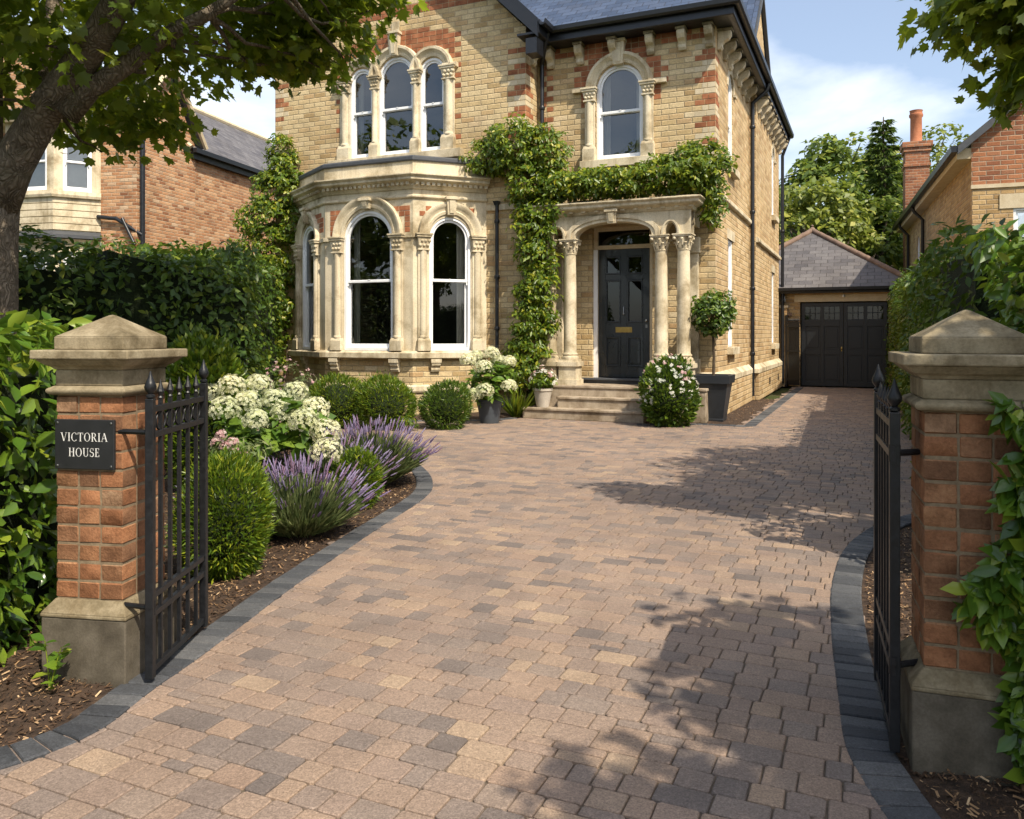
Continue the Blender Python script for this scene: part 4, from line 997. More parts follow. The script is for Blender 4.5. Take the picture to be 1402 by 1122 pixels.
# ------------------------------------------------------------------ garage
GV = 9.9
GA = thing('garage', 'low brick garage with hipped slate roof and charcoal double doors', 'garage', (*H(.8, GV + 2.6), 0))
frG = Fr(H(0, GV), HU); gl, gr = -1.75, 3.45; gd0, gd1, gdz = .68, 2.98, 2.42
w = MB(); frG.wall(w, [(gl, 0), (gd0, 0), (gd0, gdz), (gd1, gdz), (gd1, 0), (gr, 0), (gr, 2.75), (gl, 2.75)])
for a in ((gd0, 0), (gd1, 0)): pass
for u in (gd0, gd1): w.poly([frG.p(u, 0, 0), frG.p(u, -.2, 0), frG.p(u, -.2, gdz), frG.p(u, 0, gdz)], [(0, 0), (.2, 0), (.2, gdz), (0, gdz)])
w.poly([frG.p(gd0, 0, gdz), frG.p(gd1, 0, gdz), frG.p(gd1, -.2, gdz), frG.p(gd0, -.2, gdz)])
Fr(H(gr, GV), HV).wall(w, rect_pts(0, 5.2, 0, 2.75)); Fr(H(gl, GV + 5.2), (-HV[0], -HV[1])).wall(w, rect_pts(0, 5.2, 0, 2.75)); Fr(H(gr, GV + 5.2), (-HU[0], -HU[1])).wall(w, rect_pts(0, 5.2, 0, 2.75))
part('wall', w, M['tan_brick'], GA)
li_ = MB(); frG.box(li_, gd0 - .15, gd1 + .15, -.1, .012, gdz, gdz + .2); part('lintel', li_, M['cream_trim'], GA)
rf = MB(); ov = .3; ez, az = 2.80, 4.74; c_ = H3(.85, GV + 2.6, az)
q = [H3(gl - ov, GV - ov, ez), H3(gr + ov, GV - ov, ez), H3(gr + ov, GV + 5.5, ez), H3(gl - ov, GV + 5.5, ez)]
for i in range(4): slope(rf, [q[i], q[(i + 1) % 4], c_])
gr_ = part('roof', rf, M['slate_far'], GA)
rg = MB()
for i in range(4):
    for k in range(13):
        a, b = Vector(q[i]).lerp(Vector(c_), k / 13), Vector(q[i]).lerp(Vector(c_), (k + .97) / 13); rg.tube([a + Vector((0, 0, .01)), b + Vector((0, 0, .022))], .085, 8)
rg.lathe(c_[:2], [(.02, 0), (.10, .02), (.08, .09), (.03, .13), (.05, .17), (.01, .2)], 10, az); part('ridge_tile', rg, M['ridge'], gr_, smooth=50)
fa = MB(); pth = [H(gl - ov, GV + 5.5), H(gl - ov, GV - ov), H(gr + ov, GV - ov), H(gr + ov, GV + 5.5)]
sweep_plan(fa, pth, [(-.3, 2.66), (.0, 2.66), (.01, 2.79), (-.03, 2.79), (-.03, 2.70), (-.3, 2.70)]); part('fascia', fa, M['black'], gr_)
gu = MB(); gutter(gu, pth, 2.81, .01); part('gutter', gu, M['black'], gr_, smooth=40)
mid = (gd0 + gd1) / 2
for s in (0, 1):
    a, b = (gd0 + .03, mid - .004) if s == 0 else (mid + .004, gd1 - .03)
    m = MB(); n = -.10; zs_ = (.06, .90, 1.12, 1.80, 2.0, 2.34)
    wv = (b - a); c3 = [a, a + .10, a + wv / 2 - .05, a + wv / 2 + .05, b - .10, b]
    for k in (0, 2, 4): frG.box(m, c3[k], c3[k + 1], n - .03, n + .02, .03, 2.39)
    for x, y in ((c3[1], c3[2]), (c3[3], c3[4])):
        for z0, z1 in ((.03, .16), (.92, 1.06), (1.72, 1.92), (2.28, 2.39)): frG.box(m, x, y, n - .03, n + .018, z0, z1)
        for z0, z1 in ((.16, .92), (1.06, 1.72)):
            frG.box(m, x, y, n - .03, n - .012, z0, z1); frG.box(m, x + .05, y - .05, n - .03, n + .004, z0 + .06, z1 - .06)
        for k in range(1, 3): frG.box(m, x + (y - x) * k / 3 - .012, x + (y - x) * k / 3 + .012, n - .01, n + .015, 1.92, 2.28)
        frG.box(m, x, y, n - .01, n + .0145, 2.09, 2.11)
    d = part('garage_door', m, M['garage'], GA, bevel=.004)
    gm = MB()
    for x, y in ((c3[1], c3[2]), (c3[3], c3[4])): gm.poly([frG.p(u, n - .012, z) for u, z in rect_pts(x, y, 1.92, 2.28)])
    part('glass_pane', gm, M['obscure'], d)
    if s == 0:
        hm = MB(); frG.box(hm, b - .06, b - .03, n + .02, n + .035, 1.02, 1.15); hm.ball(frG.p(b - .045, n + .06, 1.08), .03); part('door_handle', hm, M['brass'], d, smooth=60)
lm = MB(); frG.box(lm, gd0 - .34, gd0 - .22, .003, .08, 2.02, 2.12); part('alarm_box', lm, M['ridge'], GA, bevel=.01)
lm = MB(); lm.tube([frG.p(gd0 - .42, .0, 2.58), frG.p(gd0 - .42, .10, 2.56), frG.p(gd0 - .42, .14, 2.5)], .02, 8); lm.ball(frG.p(gd0 - .42, .15, 2.47), .045)
lm.ball(frG.p(gd0 + 1.15, .06, 2.57), .04); part('security_light', lm, M['white'], GA, smooth=60)

# brick pier and iron side gate between house and garage
pi_ = thing('brick_pier', 'narrow brick pier holding the side gate next to the garage', 'pier', (*H(.22, 9.2), 0)); frP = Fr(H(0, 9.72), HU)
m = MB(); frP.wall(m, rect_pts(.16, .34, 0, 2.25)); Fr(H(.34, 9.72), HV).wall(m, rect_pts(0, .16, 0, 2.25)); m.poly([frP.p(.16, 0, 2.25), frP.p(.34, 0, 2.25), frP.p(.34, -.16, 2.25), frP.p(.16, -.16, 2.25)]); part('shaft', m, M['tan_brick'], pi_)
m = MB(); frP.box(m, .13, .37, -.19, .03, 2.25, 2.33); part('cap_stone', m, M['stone'], pi_, bevel=.01)
sg = thing('side_gate', 'tall dark boarded iron gate with spiked top beside the garage', 'gate', (*H(.4, 9.6), 0)); frQ = Fr(H(.36, 9.70), (HU[0] * .93 - HV[0] * .3, HU[1] * .93 - HV[1] * .3))
m = MB()
for k in range(9):
    u = .02 + k * .036; frQ.box(m, u, u + .032, -.012, .012, .06, 1.86)
    b = frQ.p(u + .016, 0, 1.86); m.lathe(b[:2], [(.012, 0), (.02, .04), (.001, .10)], 6, 1.86)
for z in (.2, 1.0, 1.7): frQ.box(m, .0, .36, .012, .03, z, z + .05)
part('gate_panel', m, M['iron'], sg)
m = MB(); frQ.box(m, -.06, .0, -.03, .03, 0, 2.05); part('gate_post', m, M['iron'], sg)

# ------------------------------------------------------------------ neighbour on the left
NA = R(14.8); NU = (math.cos(NA), -math.sin(NA)); NV = (math.sin(NA), math.cos(NA)); N0 = (-9.25, 20.0)
def NH(u, v, z=None):
    p = (N0[0] + NU[0] * u + NV[0] * v, N0[1] + NU[1] * u + NV[1] * v); return p if z is None else (*p, z)
LN = thing('house', 'red brick neighbouring house with pale bay behind the maple and the tall hedge', 'house', (*NH(-3, 4), 0))
nS = Fr(NH(0, 0), NV); nF = Fr(NH(0, 0), NU)
w = MB(); nS.wall(w, [(0, 0), (2.3, 0), (2.3, 6.6), (1.15, 8.4), (0, 7.1)], m=0)
nS2 = Fr(NH(-.06, 0), NV); nS2.wall(w, rect_pts(2.2, 11, 0, 6.45))
Fr(NH(0, 2.3), (-NU[0], -NU[1])).wall(w, rect_pts(0, 4, 0, 6.6))
part('wall', w, M['red_brick'], LN)
w = MB(); nF.wall(w, [(-7, 0), (0, 0), (0, 7.1), (-3.5, 9.6), (-7, 7.1)], [rect_pts(-2.72, -1.7, 4.6, 6.2)], reveal=.15); part('wall', w, M['red_brick'], LN)
rf = MB(); slope(rf, [NH(.1, 2.0, 6.55), NH(.1, 11.3, 6.55), NH(-3.2, 11.3, 9.0), NH(-3.2, 2.0, 9.0)]); slope(rf, [NH(-3.2, 2.0, 9.0), NH(-3.2, 11.3, 9.0), NH(-7, 11.3, 6.5), NH(-7, 2.0, 6.5)])
slope(rf, [NH(.2, -.25, 6.95), NH(.2, 1.15, 8.5), NH(-7, 1.15, 8.5), NH(-7, -.25, 6.95)][::-1]); slope(rf, [NH(.2, 1.15, 8.5), NH(.2, 2.5, 6.6), NH(-7, 2.5, 6.6), NH(-7, 1.15, 8.5)][::-1])
r_ = part('roof', rf, M['slate_far'], LN)
rg = MB(); rg.tube([NH(-3.2, 2, 9.03), NH(-3.2, 11.3, 9.03)], .10, 8)
for a, b in (((.2, -.25, 6.95), (.2, 1.15, 8.5)), ((.2, 1.15, 8.5), (.2, 2.5, 6.6)), ((.1, 2.0, 6.55), (-3.2, 2.0, 9.0))): rg.tube([NH(*a), NH(*b)], .07, 6)
part('ridge_tile', rg, M['cream_trim'], r_)
g_ = MB(); sweep_plan(g_, [NH(.1, 2.05), NH(.1, 11.3)], [(.0, 6.54), (.0, 6.42), (.12, 6.42), (.13, 6.54)]); sweep_plan(g_, [NH(.0, 2.1), NH(0, 11.3)], [(-.06, 6.28), (.06, 6.28), (.08, 6.45), (-.06, 6.45)]); part('gutter', g_, M['black'], r_)
m = MB(); m.tube([NH(.10, .10, 7), NH(.10, .10, 0)], .06, 8); m.tube([NH(.10, .08, 3.95), NH(-.5, -.10, 4.35), NH(-1.05, -.10, 4.42)], .05, 8); m.tube([NH(-.35, -.08, 4.36), NH(.0, -.06, 3.7)], .04, 8); part('downpipe', m, M['black'], LN, smooth=50)
# two-storey bay of the neighbour
pA, pB, pC, pD = NH(-3.9, 0), NH(-3.2, -.75), NH(-1.75, -.75), NH(-1.05, 0)
b_ = MB(); by = ((pA, pB), (pB, pC), (pC, pD))
for k, (a, b) in enumerate(by):
    fr = Fr(a, sub(b, a)); L = math.hypot(*sub(b, a)); h_ = L / 2 - .2
    fr.wall(b_, rect_pts(0, L, 0, 6.7), [rect_pts(L / 2 - h_, L / 2 + h_, 5.0, 6.45), rect_pts(L / 2 - h_, L / 2 + h_, 1.2, 3.45)], reveal=.12)
nb = part('bay_window', b_, M['stone'], LN)
for k, (a, b) in enumerate(by):
    fr = Fr(a, sub(b, a)); L = math.hypot(*sub(b, a)); h_ = L / 2 - .2
    for z0, z1 in ((5.0, 6.45), (1.2, 3.45)):
        win = sash_window(fr, L / 2, 2 * h_, z0, z1, (z0 + z1) / 2, LN, n0=-.06, arch=False, curt='', glass='glass_up')
        c_m = MB(); c_m.poly([fr.p(u, -.16, z) for u, z in rect_pts(L / 2 - h_, L / 2 + h_, z0, z1)]); part('blind', c_m, M['curtain'], win)
co = MB(); pth = [pA, pB, pC, pD]
sweep_plan(co, pth, [(-.1, 4.84), (.10, 4.84), (.12, 4.90), (.10, 5.0), (-.1, 5.0)])
for z in np.arange(4.05, 4.8, .165): sweep_plan(co, pth, [(-.05, z), (.035, z), (.035, z + .145), (-.05, z + .145)])
sweep_plan(co, pth, [(-.05, 3.50), (.05, 3.50), (.05, 3.56), (-.05, 3.58)]); sweep_plan(co, pth, [(-.05, 3.72), (.06, 3.72), (.14, 3.82), (-.05, 3.84)])
sweep_plan(co, pth, [(-.1, 6.7), (.15, 6.7), (.2, 6.85), (-.1, 6.95)]); part('cornice', co, M['stone'], nb)
ld = MB(); sweep_plan(ld, pth, [(-.05, 3.84), (.20, 3.84), (.20, 3.92), (.03, 4.02), (-.05, 4.02)]); ld.poly([(*p, 6.93) for p in pth]); part('bay_roof', ld, M['lead'], nb)

# ------------------------------------------------------------------ neighbour on the right
RA = R(20.4); RU = (math.cos(RA), -math.sin(RA)); RVv = (math.sin(RA), math.cos(RA)); R0 = (9.63, 17.0)
def RH(u, v, z=None):
    p = (R0[0] + RU[0] * u + RVv[0] * v, R0[1] + RU[1] * u + RVv[1] * v); return p if z is None else (*p, z)
RN = thing('house', 'gabled brick house with tall chimney beyond the right hedge', 'house', (*RH(3, 5), 0))
rF = Fr(RH(0, 0), RU); rS = Fr(RH(0, 13.2), (-RVv[0], -RVv[1]))
w = MB(); rF.wall(w, [(0, 0), (7, 0), (7, 4.55), (0, 4.55)], [rect_pts(.75, 1.9, 2.6, 4.1)], reveal=.15)
rS.wall(w, rect_pts(0, 13.2, 0, 5.5), [arch_pts(3.9, .62, 3.1, 4.3), arch_pts(5.0, .62, 3.1, 4.3)], reveal=.15)
part('wall', w, M['tan_brick'], RN)
w = MB(); rF.wall(w, [(-.012, 4.62), (7.012, 4.62), (7.012, 5.5), (3.5, 8.45), (-.012, 5.5)], n=.012); part('gable_wall', w, M['orange_brick'], RN)
w = MB(); rF.box(w, -.02, 7.02, -.1, .03, 4.54, 4.62); rF.box(w, .5, 2.15, -.1, .02, 4.1, 4.40); part('string_course', w, M['cream_trim'], RN)
sash_window(rF, 1.325, 1.15, 2.6, 4.1, 3.4, RN, n0=-.08, arch=False, curt='', glass='glass_up')
for u in (3.9, 5.0):
    sash_window(rS, u, .62, 3.1, 4.3, 3.85, RN, n0=-.08, curt='', glass='glass_up')
    s_ = MB(); rS.box(s_, u - .42, u + .42, -.02, .1, 3.0, 3.1); part('sill', s_, M['stone'], RN)
rf = MB(); slope(rf, [RH(-.3, 13.4, 5.42), RH(-.3, -.25, 5.42), RH(3.5, -.25, 8.62), RH(3.5, 13.4, 8.62)]); slope(rf, [RH(7.3, -.25, 5.42), RH(7.3, 13.4, 5.42), RH(3.5, 13.4, 8.62), RH(3.5, -.25, 8.62)])
r_ = part('roof', rf, M['slate_far'], RN)
g_ = MB(); sweep_plan(g_, [RH(-.3, 13.4), RH(-.3, -.25)], [(.0, 5.42), (.0, 5.29), (.12, 5.29), (.13, 5.42)]); part('gutter', g_, M['black'], r_)
g_ = MB(); sweep_plan(g_, [RH(-.0, 13.3), RH(-.0, -.0)], [(-.05, 5.18), (.28, 5.18), (.29, 5.40), (-.05, 5.40)]); part('soffit', g_, M['cream_trim'], r_)
vg = MB(); vg.box8([RH(-.3, -.27, 5.24), RH(-.3, -.2, 5.24), RH(3.5, -.2, 8.44), RH(3.5, -.27, 8.44), RH(-.3, -.27, 5.40), RH(-.3, -.2, 5.40), RH(3.5, -.2, 8.60), RH(3.5, -.27, 8.60)]); part('verge', vg, M['lead'], r_)
for v_ in (7.6, 11.6):
    m = MB(); m.tube([RH(-.36, v_, 5.3), RH(-.3, v_, 5.15), RH(-.07, v_, 4.9), RH(-.07, v_, 0)], .05, 8); part('downpipe', m, M['black'], RN, smooth=50)
cM = MB(); cc = RH(.42, 13.9)
def sq(fr_o, h, U_, V_): return [(fr_o[0] + U_[0] * x * h + V_[0] * y * h, fr_o[1] + U_[1] * x * h + V_[1] * y * h) for x, y in ((-1, -1), (1, -1), (1, 1), (-1, 1))]
def sq_wall(mb, c, h, U_, V_, z0, z1):
    q = sq(c, h, U_, V_)
    for i in range(4):
        a, b = q[i], q[(i + 1) % 4]; Fr(a, sub(b, a)).wall(mb, rect_pts(0, 2 * h, z0, z1))
    mb.poly([(*p, z1) for p in q], [(0, 0)] * 4); mb.poly([(*p, z0) for p in q][::-1], [(0, 0)] * 4)
sq_wall(cM, cc, .40, RU, RVv, 0, 7.6); sq_wall(cM, cc, .44, RU, RVv, 7.6, 7.7); sq_wall(cM, cc, .40, RU, RVv, 7.7, 8.15); sq_wall(cM, cc, .45, RU, RVv, 8.15, 8.3); sq_wall(cM, cc, .50, RU, RVv, 8.3, 8.5)
ch_ = part('chimney', cM, M['orange_brick'], RN)
m = MB(); m.lathe(cc, [(.24, 0), (.20, .08), (.195, .95), (.235, 1.0), (.235, 1.08), (.21, 1.1), (.21, 1.18), (.23, 1.22), (.16, 1.23), (.15, .9)], 16, 8.5); part('chimney_pot', m, M['terra'], ch_, smooth=40)

# ------------------------------------------------------------------ gate pillars (built once at the origin, corner of the plinth at 0,0)
def make_pillar():
    P = thing('gate_pillar', 'brick gate pillar with pyramid stone cap carrying a dark name plate', 'gate pillar', (0, 0, 0), 0, 'brick gate pillars')
    def cube(m, h, z0, z1): m.box(-h, h, -h, h, z0, z1)
    def frus(m, h0, h1, z0, z1, k=0): m.box8([(-h0, -h0, z0), (h0, -h0, z0), (h0, h0, z0), (-h0, h0, z0), (-h1, -h1, z1), (h1, -h1, z1), (h1, h1, z1), (-h1, h1, z1)])
    m = MB(); cube(m, .200, -.05, .275); part('plinth', m, M['stone_dark'], P, bevel=.006)
    m = MB(); cube(m, .204, .2755, .292); frus(m, .204, .162, .292, .345); part('plinth_moulding', m, M['stone_cap'], P, bevel=.005)
    core = MB(); cube(core, .1545, .34, 1.25); part('mortar_joint', core, M['mortar'], P)
    b = MB(); H_ = .158; ch = .0808; nrow = 11
    def rbrick(x0, x1, y0, y1, z0, z1):
        e = .0055; j = lambda: random.uniform(-.0016, .0016)
        rings = []
        for zz, ins in ((z0, e), (z0 + e, 0), (z1 - e, 0), (z1, e)):
            rg_ = []
            for (x, y, cx, cy) in ((x0, y0, 1, 1), (x1, y0, -1, 1), (x1, y1, -1, -1), (x0, y1, 1, -1)):
                k = .003
                if cx * cy > 0: pp = ((x + cx * ins, y + cy * (ins + k)), (x + cx * (ins + k), y + cy * ins))
                else: pp = ((x + cx * (ins + k), y + cy * ins), (x + cx * ins, y + cy * (ins + k)))
                rg_ += [(q[0] + j(), q[1] + j(), zz + j()) for q in pp]
            rings.append(rg_)
        b.grid_loft(rings, True, True)
    for r in range(nrow):
        z0 = .345 + r * ch + .0038; z1 = .345 + (r + 1) * ch - .0038; g = .0036; t = .1
        cuts = ([-H_, -H_ + .105, .0 + .05, H_] if r % 2 == 0 else [-H_, -.05, .055, H_])
        for side in range(4):
            # long runs on opposite sides alternate, like real bonding at the corner
            a = [c for c in cuts]
            for i in range(3):
                x0, x1 = a[i] + (g if i else 0), a[i + 1] - (g if i < 2 else 0)
                if (side % 2 == 0) == (r % 2 == 0):
                    pass
                else:
                    if i == 0: x0 = -H_ + t + 2 * g if False else x0
                y0, y1 = -H_ + random.uniform(-.002, .002), -H_ + t
                if side % 2:                                   # returns stop behind the face bricks
                    if i == 0: x0 = -H_ + t + .004
                    if i == 2: x1 = H_ - t - .004
                    if x1 - x0 < .02: continue
                i_start = len(b.v); rbrick(x0, x1, y0, y1, z0, z1)
                ca, sa = ((1, 0), (0, 1), (-1, 0), (0, -1))[side]
                for q in range(i_start, len(b.v)):
                    x, y, z = b.v[q]; b.v[q] = (x * ca - y * sa, x * sa + y * ca, z)
    part('brick_shaft', b, M['pier_brick'], P, smooth=40)
    m = MB(); path = [(-.16, -.16), (.16, -.16), (.16, .16), (-.16, .16)]
    sweep_plan(m, path, [(-.05, 1.234), (.006, 1.234), (.022, 1.24), (.030, 1.252), (.026, 1.264), (.012, 1.270), (.008, 1.275), (-.05, 1.275)], True)
    cube(m, .162, 1.2752, 1.345)
    sweep_plan(m, path, [(-.05, 1.345), (.004, 1.345), (.008, 1.352), (.014, 1.358), (.030, 1.366), (.050, 1.384), (.058, 1.392), (-.05, 1.392)], True)
    cube(m, .232, 1.3922, 1.432)
    part('cap_slab', m, M['stone_cap'], P, bevel=.006)
    m = MB(); cube(m, .166, 1.4322, 1.490); hs = [(.166, 1.490), (.118, 1.519), (.066, 1.552), (.016, 1.583), (.003, 1.588)]
    m.grid_loft([[(-h, -h, z), (h, -h, z), (h, h, z), (-h, h, z)] for h, z in hs], True, True)
    part('cap_pyramid', m, M['stone_cap'], P, bevel=.005)
    return P
random.seed(11)
PL = make_pillar()
def place_corner(o, corner, deg, which):
    a = R(-deg); U_ = (math.cos(a), math.sin(a)); V_ = (-math.sin(a), math.cos(a)); h = .2; s = 1 if which == 'FL' else -1
    o.location = (corner[0] + U_[0] * h * s + V_[0] * h, corner[1] + U_[1] * h * s + V_[1] * h, 0); o.rotation_euler.z = a
PR = copy_tree(PL); PR['label'] = 'brick gate pillar with pyramid stone cap half covered by leafy ivy'
place_corner(PL, (-1.648, 3.46), 9, 'FR'); place_corner(PR, (1.375, 2.79), 19, 'FL')

# ------------------------------------------------------------------ name plate with serif lettering
def serif_text(text, h):
    """returns polygons (list of point lists) and width for simple roman capitals of cap height h"""
    polys = []; x = 0.0; st_, th, sf = .13, .045, .035
    def rect(a, b, c, d): return [(a, c), (b, c), (b, d), (a, d)]
    def bar(x0, y0, x1, y1, w): return [(x0 - w / 2, y0), (x0 + w / 2, y0), (x1 + w / 2, y1), (x1 - w / 2, y1)]
    def ser(xc, y, w): return rect(xc - w / 2, xc + w / 2, y if y == 0 else 1 - sf, y + sf if y == 0 else 1)
    def bowl(cx, cy, rx, ry, a0, a1, thick, thin):
        out = []; n = 18
        for k in range(n):
            q = []
            for aa, sgn in ((k, 1), (k + 1, 1), (k + 1, -1), (k, -1)):
                a = a0 + (a1 - a0) * aa / n; w = thin + (thick - thin) * abs(math.cos(a)) ** 1.3
                q.append((cx + (rx + sgn * w / 2) * math.cos(a), cy + (ry + sgn * thin / 2) * math.sin(a)))
            out.append(q)
        return out
    L = {'V': ([bar(.10, 1, .39, 0, st_), bar(.70, 1, .41, 0, th), ser(.10, 1, .30), ser(.70, 1, .26)], .80),
         'I': ([rect(.14, .14 + st_, 0, 1), ser(.205, 0, .32), ser(.205, 1, .32)], .41),
         'T': ([rect(.32, .32 + st_, 0, 1), ser(.385, 0, .32), rect(.04, .73, 1 - th, 1), rect(.04, .04 + th, .76, 1), rect(.73 - th, .73, .76, 1)], .77),
         'A': ([bar(.08, 0, .38, 1, th), bar(.70, 0, .40, 1, st_), rect(.2, .6, .33, .33 + th), ser(.08, 0, .24), ser(.70, 0, .28)], .80),
         'H': ([rect(.12, .12 + st_, 0, 1), rect(.60, .60 + st_, 0, 1), rect(.2, .65, .5, .5 + th), ser(.185, 0, .32), ser(.185, 1, .32), ser(.665, 0, .32), ser(.665, 1, .32)], .85),
         'E': ([rect(.12, .12 + st_, 0, 1), rect(.04, .58, 0, th), rect(.04, .56, 1 - th, 1), rect(.2, .46, .5, .5 + th), rect(.58 - th, .60, 0, .24), rect(.56 - th, .56, .78, 1), rect(.46 - th, .46, .40, .64)], .66),
         'O': (bowl(.43, .5, .33, .50, 0, 2 * PI, st_, th), .86),
         'C': (bowl(.42, .5, .33, .50, .22 * PI, 1.78 * PI, st_, th) + [rect(.64, .64 + th, .74, .98), rect(.64, .64 + th, .04, .2)], .76),
         'R': ([rect(.12, .12 + st_, 0, 1), ser(.185, 0, .32), rect(.04, .36, 1 - th, 1), rect(.2, .38, .48, .48 + th), bar(.36, .5, .68, 0, st_), ser(.70, 0, .2)] + bowl(.36, .75, .20, .235, -PI / 2, PI / 2, st_, th), .78),
         'U': ([rect(.12, .12 + st_, .3, 1), rect(.64, .64 + th, .3, 1), ser(.185, 1, .32), ser(.66, 1, .26)] + bowl(.425, .30, .238, .285, PI, 2 * PI, st_ * .8, th), .84),
         'S': (bowl(.30, .74, .20, .235, .12 * PI, 1.0 * PI, th, th) + bowl(.30, .74, .20, .235, PI, 1.5 * PI, st_, th * 2) + bowl(.30, .265, .22, .245, -.5 * PI, .5 * PI, st_, th * 2) + bowl(.30, .265, .22, .245, PI * 1.1, PI * 1.5, th, th) + [rect(.47, .47 + th, .72, .98), rect(.07, .07 + th, .02, .28)], .60)}
    for c in text:
        ps_, wd = L[c]; polys += [[((x + p[0]) * h, p[1] * h) for p in q] for q in ps_]; x += wd + .06
    return polys, (x - .06) * h
NPt = thing('name_plate', 'charcoal name plate lettered VICTORIA HOUSE screwed to the left gate pillar', 'name plate', (0, 0, 0))
m = MB(); m.box(-.142, .142, -.014, 0, -.108, .108); part('board', m, M['plate'], NPt, bevel=.003)
m = MB()
for txt, y in (('VICTORIA', .014), ('HOUSE', -.052)):
    ps_, wd = serif_text(txt, .037)
    for i, q in enumerate(ps_):
        d = -.0152 - .0002 * (i % 3)
        m.poly([(p[0] - wd / 2, d, p[1] + y) for p in q])
part('lettering', m, M['letter'], NPt)
for sx in (-1, 1):
    for sz_ in (-1, 1):
        m = MB(); m.grid_loft([[(sx * .128 + .005 * math.cos(a) * k, y, sz_ * .093 + .005 * math.sin(a) * k) for a in np.linspace(0, 2 * PI, 13)[:-1]] for y, k in ((-.013, 1), (-.0165, 1), (-.0175, .7))], True, True); part('screw', m, M['steel'], NPt)
a = PL.rotation_euler.z; NPt.rotation_euler.z = a
NPt.location = (PL.location.x + math.sin(a) * .1605 - math.cos(a) * .012, PL.location.y - math.cos(a) * .1605 - math.sin(a) * .012, 1.022)

# ------------------------------------------------------------------ iron gates (hinge post at the origin, leaf along +y)
def finial(m, x, y, z, s=1.0):
    m.lathe((x, y), [(.010 * s, 0), (.019 * s, .006), (.019 * s, .014), (.010 * s, .02), (.022 * s, .036), (.026 * s, .05), (.020 * s, .068), (.010 * s, .09), (.002, .118)], 10, z)
def spear(m, x, y, z):
    m.lathe((x, y), [(.007, 0), (.012, .006), (.008, .014), (.017, .034), (.009, .06), (.001, .088)], 8, z)
def make_gate(L, label):
    Gt = thing('iron_gate', label, 'gate', (0, 0, 0), 0, 'open iron entrance gates')
    for y, ht in ((0, 1.225), (L, 1.255)):
        p = MB(); p.box(-.017, .017, y - .017, y + .017, .03, ht); part('gate_stile', p, M['iron'], Gt, bevel=.003)
    r = MB()
    for z in (.05, .285, .365, 1.055, 1.165):
        r = MB(); r.box(-.011, .011, .017, L - .017, z, z + .026); part('rail', r, M['iron'], Gt, bevel=.002)
    
    ys = [L * (k + 1) / 6 for k in range(5)]
    for y in ys:
        b = MB(); b.box(-.008, .008, y - .008, y + .008, .07, 1.215); spear(b, 0, y, 1.215); part('bar', b, M['iron'], Gt)
    h = MB()
    for k in range(5):
        y0, y1 = L * (k + .5) / 6, L * (k + 1.5) / 6
        pts = [(0, (y0 + y1) / 2 + (y1 - y0) * .46 * math.cos(t) , 1.123 + .042 * math.sin(t)) for t in np.linspace(0, 2 * PI, 17)]; h.tube(pts, .005, 6)
    part('scrollwork', h, M['iron'], Gt, smooth=60)
    for y, ht in ((0, 1.225), (L, 1.255)):
        f = MB(); finial(f, 0, y, ht); part('finial', f, M['iron'], Gt, smooth=40)
    return Gt
g1 = make_gate(.62, 'open black iron gate leaf with spear finials beside the name plate pillar')
def put_gate(o, a, b): o.location = (*a, 0); o.rotation_euler.z = math.atan2(b[1] - a[1], b[0] - a[0]) - PI / 2
put_gate(g1, (-1.545, 3.47), (-1.553, 4.09))
g2 = copy_tree(g1); g2['label'] = 'open black iron gate leaf seen nearly edge-on beside the ivy covered pillar'
put_gate(g2, (1.352, 2.87), (1.560, 3.46))
def hinges(o, pts):
    for (p, q) in pts:
        m = MB(); m.tube([p, q], .012, 8); m.lathe(p[:2], [(.02, -.03), (.02, .03)], 10, p[2]); h = part('hinge', m, M['iron'], None)
        inv = o.matrix_basis.inverted() if False else (Matrix.Translation(o.location) @ Matrix.Rotation(o.rotation_euler.z, 4, 'Z')).inverted()
        h.data.transform(inv); h.parent = o
hinges(g1, [((-1.545, 3.475, .33), (-1.70, 3.52, .33)), ((-1.545, 3.475, 1.08), (-1.70, 3.52, 1.08))])
hinges(g2, [((1.352, 2.87, .33), (1.45, 2.90, .33)), ((1.352, 2.87, 1.08), (1.45, 2.90, 1.08))])
# ------------------------------------------------------------------ plants
def V3(p): return np.array(p, float)
def ell_clumps(c, r, m, cr, bot=-1.0, shell=.35):
    """clump centres spread through an ellipsoid, denser towards its surface"""
    d = sph(m * 3); d = d[d[:, 2] > bot][:m]
    rad = (shell + (1 - shell) * rng.random(len(d))) ** .5
    p = V3(c) + d * rad[:, None] * V3(r)
    return p, cr * (.7 + .6 * rng.random(len(d)))
def branch(m, a, b, r0, r1, bend=.12, n=7, seg=9, sag=0.0):
    a, b = Vector(a), Vector(b); L = (b - a).length; o = Vector(rng.normal(size=3)) * L * bend
    pts = []; rr = []
    for i in range(n + 1):
        t = i / n; p = a.lerp(b, t) + o * math.sin(PI * t) * .5 + Vector(rng.normal(size=3)) * L * .012 * (0 < i < n); p.z -= sag * t * t
        pts.append(p); rr.append(r0 + (r1 - r0) * t)
    m.tube(pts, rr, seg); return pts

